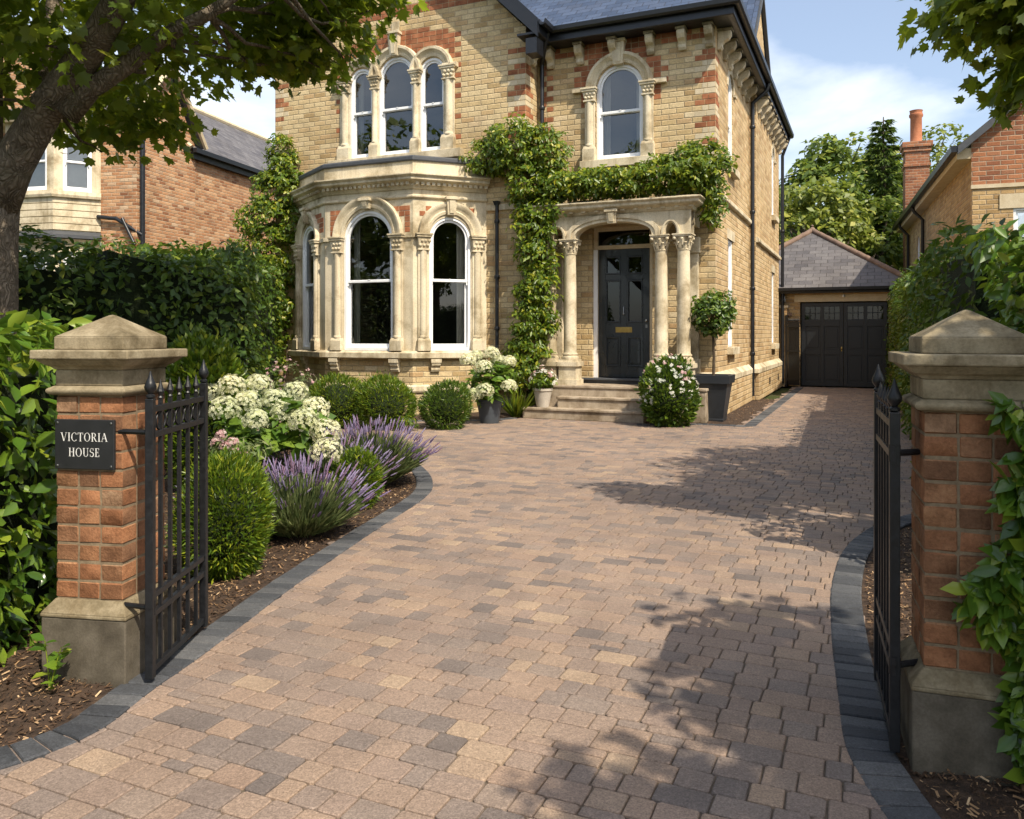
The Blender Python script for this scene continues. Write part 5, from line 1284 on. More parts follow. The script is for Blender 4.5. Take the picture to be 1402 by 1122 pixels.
def tree_big(name, label, base, limbs, trunk_pts, trunk_r, crown, n_clump, per, cr, leaf_size, group=None, twigs=60, bot=-1.0, extra=()):
    T = thing(name, label, 'tree', base, 0, group)
    m = MB(); m.tube(trunk_pts, trunk_r, 16)
    for pts, rr in limbs: m.tube(pts, rr, 11)
    c, r = crown
    C, CRr = ell_clumps(c, r, n_clump, cr, bot)
    for e_c, e_r, e_m in extra:
        C2, CR2 = ell_clumps(e_c, e_r, e_m, cr, -1); C = np.concatenate([C, C2]); CRr = np.concatenate([CRr, CR2])
    # twigs from the limb ends to the clumps
    nodes = [Vector(p) for pts, rr in limbs for p in pts[1:]]
    for i in rng.choice(len(C), min(twigs, len(C)), replace=False):
        q = Vector(C[i]); k = min(nodes, key=lambda p: (p - q).length)
        if (k - q).length < 3.2: branch(m, k, q, .022, .006, .15, 5, 5)
    part('trunk', m, M['bark'], T, smooth=180)
    P, D = clump_points(C, CRr, per, .25)
    out = unit(P - V3(c)) * .5 + D * .6 + np.array([0, 0, .55])
    dirs = unit(D * 1.0 + rng.normal(size=D.shape) * .5)
    leaf_mesh('crown', T_MAPLE, P, out, leaf_size, M['leaf_tree'], T, jit=.75, droop=.35, dirs=dirs, var=.35)
    return T

# maple on the left: trunk, three limbs
def at(px, py, d): return ((px - 701) / 1112 * d, d, 1.5 + (458 - py) / 1112 * d)
atl = lambda px, py, d: at(px - 26, py, d)
tp = [atl(-35, 690, 6), atl(-8, 560, 6), atl(-2, 430, 6), atl(0, 330, 6), atl(8, 262, 6)]
limbs = [([atl(14, 290, 6), atl(42, 228, 5.95), atl(88, 150, 5.85), atl(146, 74, 5.7), atl(190, 0, 5.5), atl(215, -90, 5.3), atl(230, -220, 5.0)], [.20, .165, .14, .125, .11, .09, .04]),
         ([atl(118, 158, 5.82), atl(150, 122, 5.8), atl(196, 92, 5.75), atl(248, 52, 5.7), atl(310, 20, 5.6), atl(400, -40, 5.5)], [.10, .085, .075, .065, .05, .025]),
         ([atl(8, 290, 6), atl(8, 200, 6.05), atl(10, 110, 6.1), atl(14, 0, 6.1), atl(10, -150, 6.2), atl(0, -300, 6.3)], [.17, .125, .11, .10, .08, .04]),
         ([atl(62, 195, 5.95), atl(92, 130, 6.2), atl(98, 60, 6.5), atl(102, -20, 6.8), atl(130, -160, 7.2)], [.11, .10, .085, .07, .04]),
         ([atl(-10, 320, 6), atl(-90, 200, 6.2), atl(-220, 60, 6.6), atl(-350, -100, 7)], [.15, .12, .08, .04]),
         ([atl(205, -40, 5.5), atl(320, -110, 5.2), atl(460, -150, 5.0)], [.06, .045, .02]),
         ([atl(10, 60, 6.05), atl(60, -80, 5.2), atl(110, -200, 4.4)], [.07, .05, .02])]
tree_big('maple_tree', 'large maple with forked grey brown trunk and spreading crown on the left', (*at(-20, 690, 6)[:2], 0), [(p_, [q_ * .86 for q_ in r_]) for p_, r_ in limbs], tp, [.34, .28, .25, .24, .22],
         ((-3.65, 6.0, 5.42), (2.95, 2.5, 2.35)), 580, 36, .32, .098, twigs=150, bot=-1, extra=(((-1.75, 6.9, 4.05), (.5, .4, .3), 22), ((-2.0, 6.9, 3.75), (.35, .4, .2), 10), ((-3.3, 6.9, 3.15), (.5, .4, .2), 12), ((-1.3, 6.7, 4.4), (.4, .4, .3), 14)))

# maple on the right, only its branch tips hang into the picture, and the street maple whose shade falls on the drive
def side_tree(label, base, c, r, m, per, extra=()):
    b = V3((*base, 0)); tp = [tuple(b), (b[0] + .05, b[1], 1.2), (b[0], b[1] + .05, 2.4), (c[0] + .3 * (b[0] - c[0]), c[1] + .3 * (b[1] - c[1]), c[2])]
    lm = []
    for k in range(7):
        a = k * 2 * PI / 7 + .3; e_ = (c[0] + r[0] * .75 * math.cos(a), c[1] + r[1] * .75 * math.sin(a), c[2] + rng.normal() * .4)
        s_ = Vector(tp[2]).lerp(Vector(tp[3]), .25 + .1 * k); md = s_.lerp(Vector(e_), .5) + Vector((0, 0, .3)); lm.append(([tuple(s_), tuple(md), e_], [.09, .06, .02]))
    return tree_big('maple_tree', label, tuple(b), lm, tp, [.24, .19, .17, .07], (c, r), m, per, .34, .10, twigs=70, extra=extra)
side_tree('maple whose leafy branch ends hang into the top right corner', (6.6, 4.6), (6.1, 5.1, 4.6), (1.95, 2.2, 1.75), 330, 40, extra=(((3.75, 5.2, 3.8), (.55, .5, .4), 30), ((3.45, 5.0, 3.35), (.35, .35, .40), 26), ((3.0, 5.0, 3.85), (.4, .35, .2), 10), ((3.35, 4.9, 3.02), (.25, .25, .16), 13), ((3.0, 5.0, 3.5), (.25, .25, .2), 10)))
side_tree('street maple standing behind the camera and shading the near paving', (4.9, -1.9), (4.25, -1.5, 4.7), (1.4, 1.25, 1.2), 170, 44, extra=(((3.20, .55, 3.75), (.62, .52, .4), 60), ((3.85, -.2, 4.1), (.7, .7, .5), 36), ((2.35, -.4, 4.0), (.35, .3, .25), 14), ((3.0, 1.45, 3.75), (.28, .26, .15), 15)))

# ---- hedges
def hedge(name, label, path, width, z0, z1, n, size, mat, tmpl=T_OVAL, lumpy=.12, group=None, cat='hedge', jit=.7, z1b=None):
    P = [np.array(p, float) for p in path]
    hd = thing(name, label, cat, (*((P[0] + P[-1]) / 2), z0), 0, group)
    seg = [np.linalg.norm(b - a) for a, b in zip(P[:-1], P[1:])]; tot = sum(seg)
    h = z1 - z0; per = 2 * h + width; S = rng.random(n) * tot; Q = rng.random(n) * per
    pts = np.zeros((n, 3)); nr = np.zeros((n, 3)); acc = 0
    for a, b, l in zip(P[:-1], P[1:], seg):
        k = (S >= acc) & (S < acc + l); t = ((S[k] - acc) / l)[:, None]; u = (b - a) / l; nn = np.array([u[1], -u[0]]); q = Q[k]
        hh = h if z1b is None else h + (z1b - z1) * (acc + t[:, 0] * l) / tot
        off = np.where(q < h, width / 2, np.where(q < h + width, width / 2 - (q - h), -width / 2)); z = np.where(q < h, q / h * hh, np.where(q < h + width, hh, (per - q) / h * hh))
        edge = np.clip((z - hh + .25) / .25, 0, 1); off = np.where((q < h) | (q > h + width), off * (1 - .25 * edge ** 2), off)
        c = a + u * t * l; pts[k, :2] = c + nn * off[:, None]; pts[k, 2] = z0 + z
        sd = np.where(q < h, 1, np.where(q < h + width, 0, -1)); nr[k, :2] = nn * sd[:, None]; nr[k, 2] = np.where(sd == 0, 1, .35); acc += l
    # round ends
    ke = int(n * width / tot * .6)
    for p, dv in ((P[0], P[0] - P[1]), (P[-1], P[-1] - P[-2])):
        dv = dv / np.linalg.norm(dv); nn = np.array([dv[1], -dv[0]]); a = rng.random(ke) * PI - PI / 2; z = rng.random(ke) * h
        e2 = np.zeros((ke, 3)); n2 = np.zeros((ke, 3)); dirn = dv[None] * np.cos(a)[:, None] + nn[None] * np.sin(a)[:, None]
        e2[:, :2] = p + dirn * np.array([1, 1]) * width / 2; e2[:, 2] = z0 + z; n2[:, :2] = dirn; n2[:, 2] = .3; pts = np.concatenate([pts, e2]); nr = np.concatenate([nr, n2])
    nr = unit(nr); d = lumpy * (lump(pts, 2.6, 3) + .7 * lump(pts, 7, 4)) - rng.random(len(pts)) ** 2 * .16
    pts = pts + nr * d[:, None]; pts[:, 2] = np.maximum(pts[:, 2], .03)
    leaf_mesh('foliage', tmpl, pts, nr + np.array([0, 0, .35]), size, mat, hd, jit=jit, droop=.15)
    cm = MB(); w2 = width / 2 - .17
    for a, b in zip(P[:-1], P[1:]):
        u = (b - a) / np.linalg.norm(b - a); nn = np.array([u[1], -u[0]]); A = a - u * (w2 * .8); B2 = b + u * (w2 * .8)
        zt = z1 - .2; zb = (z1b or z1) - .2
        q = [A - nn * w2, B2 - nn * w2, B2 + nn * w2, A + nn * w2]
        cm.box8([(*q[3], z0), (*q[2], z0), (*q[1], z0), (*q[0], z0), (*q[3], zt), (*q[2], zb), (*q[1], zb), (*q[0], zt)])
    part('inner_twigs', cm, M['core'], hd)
    return hd
hedge('laurel_hedge', 'bright glossy laurel hedge beside and behind the name plate pillar', [(-2.66, 3.0), (-2.66, 3.75), (-2.72, 4.7)], .74, 0, 1.48, 3600, .098, M['leaf_laurel'], lumpy=.10)
hedge('tall_hedge', 'tall dark clipped hedge behind the maple trunk', [(-6.6, 8.6), (-4.4, 9.4), (-3.75, 9.9)], 1.2, 0, 2.62, 9000, .095, M['leaf_hedge'], lumpy=.14, z1b=2.25)
hedge('tall_hedge', 'shadowy hedge between the maple hedge and the bay window', [(-5.5, 11.4), (-5.15, 14.5), (-5.3, 16.5)], 1.2, 0, 2.75, 7000, .10, M['leaf_hedge'], lumpy=.14, z1b=2.9)
hedge('leafy_shrub', 'yellow green shrub top showing above the shadowy left hedge', [(-7.2, 16.5), (-5.6, 17.0)], 1.2, 0, 3.15, 3000, .11, M['leaf_climber'], lumpy=.2, cat='shrub')
hv_ = np.array([.4035, .915])
hb = np.array([3.45, 6.5]); nrm_h = np.array([.915, -.4035])
hedge('boundary_hedge', 'long clipped hedge along the right side of the drive up to the garage', [hb + nrm_h * .62, hb + hv_ * 8 + nrm_h * .6, hb + hv_ * 17.2 + nrm_h * .55], 1.2, 0, 2.32, 24000, .085, M['leaf_hedge'], lumpy=.13, z1b=2.7)
hedge('privet_shrub', 'pale green leafy shrub rising behind the right gate pillar', [(3.35, 4.75), (4.6, 4.3)], 1.0, 0, 2.12, 5200, .10, M['leaf_laurel'], lumpy=.2, cat='shrub')
def fan_shrub(name, label, cat, c, r, n, size, mat, tmpl, up=.3, stems=10, jit=.6, m=60, cr=.16, core=False):
    T = thing(name, label, cat, (c[0], c[1], 0))
    C, CRr = ell_clumps(c, r, m, cr, -1.0, .45); C[:, 2] = np.maximum(C[:, 2], .05)
    P, D = clump_points(C, CRr, max(1, n // len(C)), .35); P[:, 2] = np.maximum(P[:, 2], .02)
    leaf_mesh('foliage', tmpl, P, unit(P - V3(c)) * .6 + D * .4 + np.array([0, 0, up]), size, mat, T, jit=jit, droop=.2)
    b = MB()
    for i in range(stems): branch(b, (c[0] + rng.normal() * .04, c[1] + rng.normal() * .04, 0), tuple(C[rng.integers(len(C))]), .010, .004, .1, 5, 5)
    part('stem', b, M['twig'], T); return T
def pillar_pt(o, x, y): a = o.rotation_euler.z; return np.array([o.location.x + math.cos(a) * x - math.sin(a) * y, o.location.y + math.sin(a) * x + math.cos(a) * y])
# ivy over the right pillar
iv = thing('ivy_climber', 'fresh green ivy growing over the right side of the right gate pillar', 'climber', (*pillar_pt(PR, .25, -.2), 0))
n = 5200; t = rng.random(n); z = 1.24 * t ** .9; lim = .02 + .12 * np.sin(z * 9 + .6) * .5 + .10 * np.abs(z - .55)
xx = .055 + np.maximum(-.10, .02 + .06 * np.sin(z * 8.0) + .05 * np.sin(z * 17 + 1)) + rng.random(n) ** 1.2 * .62; yy = -.19 - rng.random(n) * (.05 + .16 * np.clip((xx - .08) * 2.5, 0, 1))
p2 = np.array([pillar_pt(PR, a, b) for a, b in zip(xx, yy)])
leaf_mesh('foliage', T_OVAL, np.c_[p2, z + rng.normal(size=n) * .02 + .02], np.c_[np.repeat([[.05, -.8]], n, 0), np.full(n, .55)], .072, M['leaf_laurel'], iv, jit=.6, droop=.35)
m = MB()
for k in range(12): x = .16 + .04 * k; branch(m, (*pillar_pt(PR, x + .1, -.22), 0), (*pillar_pt(PR, x, -.215), .5 + rng.random() * .7), .007, .003, .08, 6, 5)
part('stem', m, M['twig'], iv)
# small seedling by the left pillar
sd = thing('seedling', 'small self-sown seedling at the foot of the name plate pillar', 'plant', (*G(68, 948), 0)); b_ = G(68, 948); m = MB(); P = []; D_ = []
for k in range(5):
    e_ = (b_[0] + rng.normal() * .05, b_[1] + rng.normal() * .03, .08 + .05 * k * .7); m.tube([(*b_, 0), ((b_[0] + e_[0]) / 2, (b_[1] + e_[1]) / 2, e_[2] * .6), e_], [.004, .003, .002], 5)
    for j in range(5): a = rng.random() * 6.28; P.append((e_[0], e_[1], e_[2] - .012 * j)); D_.append((math.cos(a), math.sin(a), .35))
part('stem', m, M['leaf_laurel'], sd); leaf_mesh('foliage', T_OVAL, P, (0, -.3, 1), .065, M['leaf_laurel'], sd, jit=.3, droop=0, dirs=np.array(D_))

# ---- clipped box balls and mounds
def mound(name, label, c, rx, rz, n, size, mat, group=None, tmpl=T_NARROW, cat='shrub', top=.5, lumpy=.15):
    T = thing(name, label, cat, (c[0], c[1], 0), 0, group)
    d = sph(n); cen = V3((c[0], c[1], rz * .92)); r = V3((rx, rx, rz))
    P = cen + d * r; k = 1 + lumpy * (lump(P, 3.0 / rx, 5) + .6 * lump(P, 8.0 / rx, 6)) - .18 * rng.random(n) ** 2
    k = np.where(rng.random(n) < .035, k + .05 + .16 * rng.random(n), k)
    P = cen + d * r * k[:, None]; P[:, 2] = np.abs(P[:, 2]) + .005
    dirs = unit(d * 1.0 + np.array([0, 0, top]))
    leaf_mesh('foliage', tmpl, P, d + rng.normal(size=d.shape) * .8, size, mat, T, jit=.8, droop=0.0, dirs=dirs, var=.4)
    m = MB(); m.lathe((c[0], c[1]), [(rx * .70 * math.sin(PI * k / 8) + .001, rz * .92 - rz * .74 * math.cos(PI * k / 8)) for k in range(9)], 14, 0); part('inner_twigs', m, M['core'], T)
    return T
GB = 'rounded box bushes'
mound('box_bush', 'large bright feathery box bush just behind the left gate', (-1.80, 5.1), .27, .37, 10000, .046, M['leaf_box'], GB)
mound('box_bush', 'small golden box bush between the two lavender clumps', (-1.36, 7.05), .205, .24, 4000, .05, M['leaf_box'], GB)
mound('box_bush', 'right one of the joined pair of box bushes under the bay window', (-2.02, 12.95), .46, .42, 6500, .065, M['leaf_box'], GB)
mound('box_bush', 'left one of the joined pair of box bushes under the bay window', (-2.82, 13.1), .50, .42, 6500, .065, M['leaf_box'], GB)
mound('box_bush', 'dark box ball beside the grey pot of hydrangeas', (-1.06, 13.0), .40, .37, 6000, .06, M['leaf_box_dark'], GB)
mound('round_shrub', 'loose round shrub peeping over between the left pillar and hedge', (-2.90, 7.7), .36, .74, 5500, .07, M['leaf_box'], None, T_OVAL)
fan_shrub('weedy_plant', 'low leafy tuft between the box bushes by the paving', 'plant', (-1.62, 12.6, .12), (.16, .12, .12), 120, .09, M['leaf_box'], T_NARROW, stems=3, m=12, cr=.06)
fan_shrub('green_shrub', 'green shrub crouching behind the white hydrangea', 'shrub', (-3.0, 9.2, .45), (.6, .5, .45), 1500, .09, M['leaf_hedge'], T_OVAL, m=50)

# ---- lavender
def lavender(label, c, rx, h, n_st):
    T = thing('lavender_bush', label, 'lavender', (c[0], c[1], 0), 0, 'lavender clumps edging the drive')
    n = n_st * 26; a = rng.random(n) * 2 * PI; rr = rng.random(n) ** .5
    base = np.c_[c[0] + np.cos(a) * rr * rx * .35, c[1] + np.sin(a) * rr * rx * .35, np.full(n, .01)]
    d = unit(np.c_[np.cos(a) * rr * .95, np.sin(a) * rr * .95, 1.0 - .42 * rr ** 2])
    L = h * (.40 + .32 * rng.random(n)); t = rng.random(n) ** .5 * .75
    leaf_mesh('foliage', T_BLADE, base + d * (L * t)[:, None], rng.normal(size=(n, 3)), h * .26, M['leaf_lavender'], T, jit=.35, droop=-.05, dirs=d, var=.4)
    n = n_st; a = rng.random(n) * 2 * PI; rr = rng.random(n) ** .5
    d = unit(np.c_[np.cos(a) * rr * .95 + rng.normal(size=n) * .06, np.sin(a) * rr * .95 + rng.normal(size=n) * .06, 1.0 - .42 * rr ** 2]); base = np.c_[c[0] + np.cos(a) * rr * rx * .35, c[1] + np.sin(a) * rr * rx * .35, np.full(n, .02)]
    Ls = h * (.74 + .26 * rng.random(n)); tip = base + d * Ls[:, None]
    leaf_mesh('flower_stalk', T_BLADE, base + d * (Ls * .4)[:, None], rng.normal(size=(n, 3)), h * .45, M['leaf_lavender'], T, jit=.0, droop=0, dirs=d, var=.1, kind='stuff')
    leaf_mesh('flower_spike', T_SPIKE, tip - d * .04, rng.normal(size=(n, 3)), .085, M['lavender'], T, jit=.12, droop=0, dirs=d, var=.35, kind='stuff')
lavender('nearer lavender clump arching over the charcoal edging', (-1.58, 6.05), .46, .56, 300)
lavender('farther lavender clump at the bend of the charcoal edging', (-1.42, 8.05), .52, .66, 400)
lavender('low lavender clump half hidden between the hydrangea and the small golden box bush', (-1.62, 7.25), .46, .58, 260)
lavender('leftmost lavender clump tucked behind the near box bush', (-1.98, 6.15), .38, .52, 170)

# ---- hydrangeas
def flower_head(c, r, parent, mat, n=230, size=.026):
    d = sph(n); d[:, 2] = np.where(d[:, 2] < -.55, -d[:, 2], d[:, 2]); d = unit(d)
    leaf_mesh('flower_head', T_FLORET, V3(c) + d * r * V3((1, 1, .85)) * (1 + .07 * rng.normal(size=(n, 1))), d, size, mat, parent, jit=.35, droop=0, var=.25)
def hydrangea(T, c, r, z0, heads, n_leaf, hr, lsize, fs):
    C, CRr = ell_clumps((c[0], c[1], z0 + r[2] * .5), (r[0] * .85, r[1] * .85, r[2] * .55), 40, .10, -.9, .4)
    P, D = clump_points(C, CRr, n_leaf // 40, .3)
    leaf_mesh('foliage', T_OVAL, P, unit(P - V3((c[0], c[1], z0))) * .5 + np.array([0, 0, .7]), lsize, M['leaf_hydrangea'], T, jit=.5, droop=.25)
    m = MB()
    for hc in heads: branch(m, (c[0] + rng.normal() * .05, c[1] + rng.normal() * .05, z0), hc, .007, .004, .1, 6, 5)
    part('stem', m, M['leaf_hydrangea'], T)
    for hc in heads: flower_head(hc, hr * (.85 + .3 * rng.random()), T, M['petal_white'], size=fs)
hy = thing('hydrangea_bush', 'big white mophead hydrangea spilling over the lavender bed', 'hydrangea', (-2.15, 7.2, 0))
heads = [at(317, 530, 7.3), at(354, 529, 7.5), at(308, 562, 6.9), at(350, 576, 6.8), at(340, 552, 7.2), at(376, 548, 7.3), at(405, 538, 7.5), at(388, 566, 7.1), at(408, 560, 7.6), at(430, 562, 7.2), at(416, 578, 6.9), at(446, 592, 7.0), at(447, 620, 6.8), at(288, 540, 7.4)]
hydrangea(hy, (-2.15, 7.15), (.60, .45, .75), .15, heads, 620, .114, .15, .028)
hp_ = thing('potted_hydrangea', 'white hydrangea growing in a grey pot beside the porch steps', 'potted plant', (-.38, 13.75, 0)); bx, by_ = -.38, 13.75
m = MB(); m.lathe((bx, by_), [(.155, 0), (.16, .02), (.215, .36), (.23, .365), (.23, .40), (.205, .40), (.20, .36)], 28, 0); m.tube([(bx + .2, by_ - .02, .37), (bx + .25, by_ - .03, .36), (bx + .25, by_ - .03, .30), (bx + .2, by_ - .02, .27)], .012, 6); part('pot', m, M['pot_grey'], hp_, smooth=40)
heads = [at(641, 494, 13.6), at(662, 504, 13.4), at(673, 485, 13.8), at(683, 495, 13.9), at(697, 496, 13.7), at(664, 536, 13.3), at(697, 529, 13.4), at(652, 488, 13.9), at(650, 541, 13.4)]
hydrangea(hp_, (bx, by_), (.46, .42, .62), .40, heads, 420, .130, .16, .036)
m = MB(); m.lathe((bx, by_), [(.001, 0), (.2, 0)], 20, .355); part('soil', m, M['soil'], hp_)

# ---- white rose bush, potted flowers, bay topiary in planter
def scatter_flowers(T, name, c, r, n, mat, size, per=7, up=.3):
    d = sph(n); d[:, 2] = np.abs(d[:, 2]) * .9 - .25; d = unit(d); cen = V3(c) + d * V3(r) * (.96 + .1 * rng.random((n, 1)))
    P = np.repeat(cen, per, 0) + rng.normal(size=(n * per, 3)) * size * .35; N_ = np.repeat(d, per, 0) + np.array([0, -.2, up])
    leaf_mesh(name, T_FLORET, P, N_, size, mat, T, jit=.5, droop=0, var=.3)
wr = mound('flowering_shrub', 'rounded shrub dotted with small white flowers in front of the porch columns', (2.56, 13.3), .44, .56, 4200, .075, M['leaf_box_dark'], None, T_OVAL, lumpy=.2)
scatter_flowers(wr, 'blossom', (2.56, 13.3, .54), (.46, .46, .58), 105, M['petal_pure'], .042, 4)
scatter_flowers(wr, 'blossom', (2.54, 13.25, .80), (.38, .36, .36), 22, M['petal_pink'], .04, 4)
pf = thing('flower_pot', 'small pale clay pot of pink and white flowers standing on the lowest porch step', 'potted plant', (*frR.xy(-2.86, 1.12), .195)); bx, by_ = frR.xy(-2.86, 1.12)
m = MB(); m.lathe((bx, by_), [(.11, 0), (.115, .02), (.165, .29), (.18, .295), (.18, .335), (.16, .335), (.15, .28)], 26, .196); part('pot', m, M['pot_stone'], pf, smooth=40)
C, CRr = ell_clumps((bx, by_, .66), (.19, .19, .14), 30, .07, -.8); P, D = clump_points(C, CRr, 22, .3); leaf_mesh('foliage', T_OVAL, P, D + np.array([0, 0, .6]), .07, M['leaf_box'], pf, jit=.6, droop=.1)
scatter_flowers(pf, 'blossom', (bx, by_, .66), (.24, .24, .19), 26, M['petal_pure'], .04, 4); scatter_flowers(pf, 'blossom', (bx, by_, .74), (.20, .2, .16), 16, M['petal_pink'], .045, 4)
m = MB(); m.lathe((bx, by_), [(.001, 0), (.15, 0)], 18, .47); part('soil', m, M['soil'], pf)
tpx, tpy = H(.03, -.40)
tb = thing('topiary_tree', 'clipped standard bay tree in a tall charcoal square planter at the house corner', 'potted tree', (tpx, tpy, 0))
m = MB(); sqp = lambda h, z: [(tpx + HU[0] * x * h + HV[0] * y * h, tpy + HU[1] * x * h + HV[1] * y * h, z) for x, y in ((-1, -1), (1, -1), (1, 1), (-1, 1))]
m.grid_loft([sqp(.195, 0), sqp(.20, .05), sqp(.195, .055), sqp(.28, .66), sqp(.315, .66), sqp(.325, .80), sqp(.285, .80), sqp(.28, .72)], True, True); part('planter', m, M['planter'], tb, bevel=.006)
m = MB(); m.tube([(tpx, tpy, .70), (tpx + .01, tpy, 1.1), (tpx - .01, tpy, 1.6), (tpx, tpy, 1.9)], [.026, .023, .02, .015], 10)
for k in range(12): branch(m, (tpx, tpy, 1.45 + .03 * k), tuple(V3((tpx, tpy, 1.82)) + sph(1)[0] * .3), .008, .003, .1, 4, 5)
part('trunk', m, M['twig'], tb)
C, CRr = ell_clumps((tpx, tpy, 1.84), (.36, .36, .38), 85, .12, -1, .35); P, D = clump_points(C, CRr, 30, .3); leaf_mesh('crown', T_OVAL, P, D * .6 + unit(P - V3((tpx, tpy, 1.8))) * .5 + np.array([0, 0, .3]), .072, M['leaf_box_dark'], tb, jit=.6, droop=.05)
m = MB(); m.poly(sqp(.28, .745)); part('soil', m, M['soil'], tb)
# pink spiraea and a wispy white plant
pk = fan_shrub('pink_spiraea', 'low plant with pale pink flower clusters beside the left gate', 'plant', (-1.98, 5.75, .42), (.24, .22, .40), 900, .06, M['leaf_lavender'], T_NARROW, m=36, cr=.09)
for px_, py_ in ((297, 606), (308, 612), (322, 620), (303, 596), (318, 606), (333, 625)): flower_head(at(px_, py_, 5.65), .038, pk, M['petal_pink'], 40, .02)
ws_ = fan_shrub('wispy_plant', 'wispy plant with tiny white blooms left of the bay window', 'plant', (-3.45, 12.6, .55), (.42, .3, .5), 700, .06, M['leaf_lavender'], T_NARROW, m=40, cr=.1)
scatter_flowers(ws_, 'blossom', (-3.45, 12.55, .72), (.40, .3, .42), 46, M['petal_pink'], .035, 3)
cn = thing('cane_plant', 'grassy leaves on tall canes at the foot of the porch climber', 'plant', (*frR.xy(-3.35, 1.2), 0)); m = MB(); bx, by_ = frR.xy(-3.35, 1.2)
n = 60; a = rng.random(n) * 6.28; leaf_mesh('foliage', T_BLADE, np.c_[bx + .06 * np.cos(a), by_ + .06 * np.sin(a), np.full(n, .02)], rng.normal(size=(n, 3)), .5, M['leaf_box'], cn, jit=.3, droop=.1, dirs=np.c_[np.cos(a) * .7, np.sin(a) * .7, np.ones(n)])
for k in range(4): m.tube([(bx + .05 * k - .08, by_, 0), (bx + .05 * k - .05, by_ + .03, .95)], .007, 6)
part('cane', m, M['leaf_box'], cn)

# ---- climbers on the house: soft masses hung on the walls
def climber(label, blobs, n, size, stems, nrm, droop=.5):
    T = thing('climbing_plant', label, 'climber', (*stems[0][0][:2], 0), 0, 'climbers on the house walls')
    Ps = []; Ns = []; tot = sum(w for *_, w in blobs)
    for c, r, w in blobs:
        k = int(n * w / tot / 24) + 1; C, CRr = ell_clumps(c, r, k, .15, -1, .40); P, D = clump_points(C, CRr, 24, .3); Ps.append(P); Ns.append(D * .5 + unit(P - V3(c)) * .4)
    P = np.concatenate(Ps); N_ = np.concatenate(Ns) + V3(nrm) * .5
    leaf_mesh('foliage', T_OVAL, P, N_ + np.array([0, 0, .35]), size, M['leaf_climber'], T, jit=.65, droop=droop, var=.4)
    m = MB()
    for a, b in stems: branch(m, a, b, .022, .012, .05, 8, 6)
    part('stem', m, M['twig'], T); return T
def W(u, n, z): return frR.p(u, n, z)
fn = (frR.N[0], frR.N[1], .2)
bl = []
def wb(u, n, z, ru, rn, rz, w):                          # a blob given in wall axes (mean radius in plan)
    bl.append((W(u, n, z), (max(ru * .93 + rn * .2, .1), max(ru * .40 + rn * .85, .1), rz), w))
for u, n, z, ru, rn, rz, w in ((-3.55, .80, 5.0, .55, .28, .50, 13), (-4.05, .80, 4.8, .42, .26, .36, 8), (-3.05, .60, 4.85, .42, .28, .50, 10), (-3.3, .70, 4.25, .45, .28, .45, 9), (-2.95, .55, 4.2, .32, .28, .4, 6),
    (-3.15, .78, 3.5, .38, .22, .42, 9), (-3.1, .84, 2.9, .36, .20, .42, 9), (-3.1, .84, 2.3, .36, .20, .42, 9), (-3.12, .84, 1.7, .36, .20, .42, 9), (-3.25, .86, 1.15, .38, .22, .42, 9), (-3.4, .9, .72, .36, .26, .35, 5), (-2.75, .66, 4.22, .36, .30, .28, 7), (-2.85, .75, 3.75, .22, .16, .26, 3),
    (-2.35, .66, 4.22, .34, .30, .30, 7), (-1.95, .66, 4.20, .34, .30, .28, 7), (-1.55, .66, 4.18, .34, .30, .28, 7), (-1.15, .66, 4.20, .34, .30, .30, 7), (-.75, .62, 4.28, .36, .30, .34, 8), (-.40, .54, 4.38, .38, .30, .42, 9), (-.08, .46, 4.45, .38, .30, .40, 9), (-.12, .40, 4.0, .30, .24, .28, 5), (.02, .34, 3.6, .14, .12, .22, 2)): wb(u, n, z, ru, rn, rz, w)
climber('lush climber trained over the porch roof and down beside the columns', bl, 27000, .088, [(W(-3.2, .12, 0), W(-3.1, .10, 2.2)), (W(-3.1, .10, 2.2), W(-3.3, .3, 4.4)), (W(-3.0, .12, 0), W(-3.15, .12, 3.2)), (W(-3.2, .2, 4.0), W(-1.8, .45, 4.0)), (W(-1.8, .45, 4.0), W(-.1, .3, 4.2))], fn)
bl = []
def wl(u, n, z, ru, rn, rz, w): bl.append((frL.p(u + .14, n, z), (max(ru * .93 + rn * .2, .1), max(ru * .40 + rn * .85, .1), rz), w))
for u, n, z, ru, rn, rz, w in ((-9.05, .28, 5.35, .22, .2, .4, 3), (-9.0, .28, 4.95, .38, .24, .45, 5), (-9.15, .32, 4.5, .52, .28, .5, 8), (-9.3, .35, 3.9, .66, .30, .5, 10), (-9.4, .35, 3.3, .70, .30, .5, 10), (-9.4, .35, 2.7, .66, .30, .5, 9), (-9.35, .35, 2.1, .58, .28, .5, 8), (-9.35, .3, 1.5, .46, .25, .45, 6), (-9.35, .3, 1.0, .36, .22, .4, 4)): wl(u, n, z, ru, rn, rz, w)
climber('dense climber covering the far left corner beside the bay window', bl, 13000, .09, [(frL.p(-9.2, .08, 0), frL.p(-9.1, .08, 2.5)), (frL.p(-9.1, .08, 2.5), frL.p(-9.1, .1, 5.0)), (frL.p(-9.0, .08, 0), frL.p(-8.9, .08, 3))], fn)

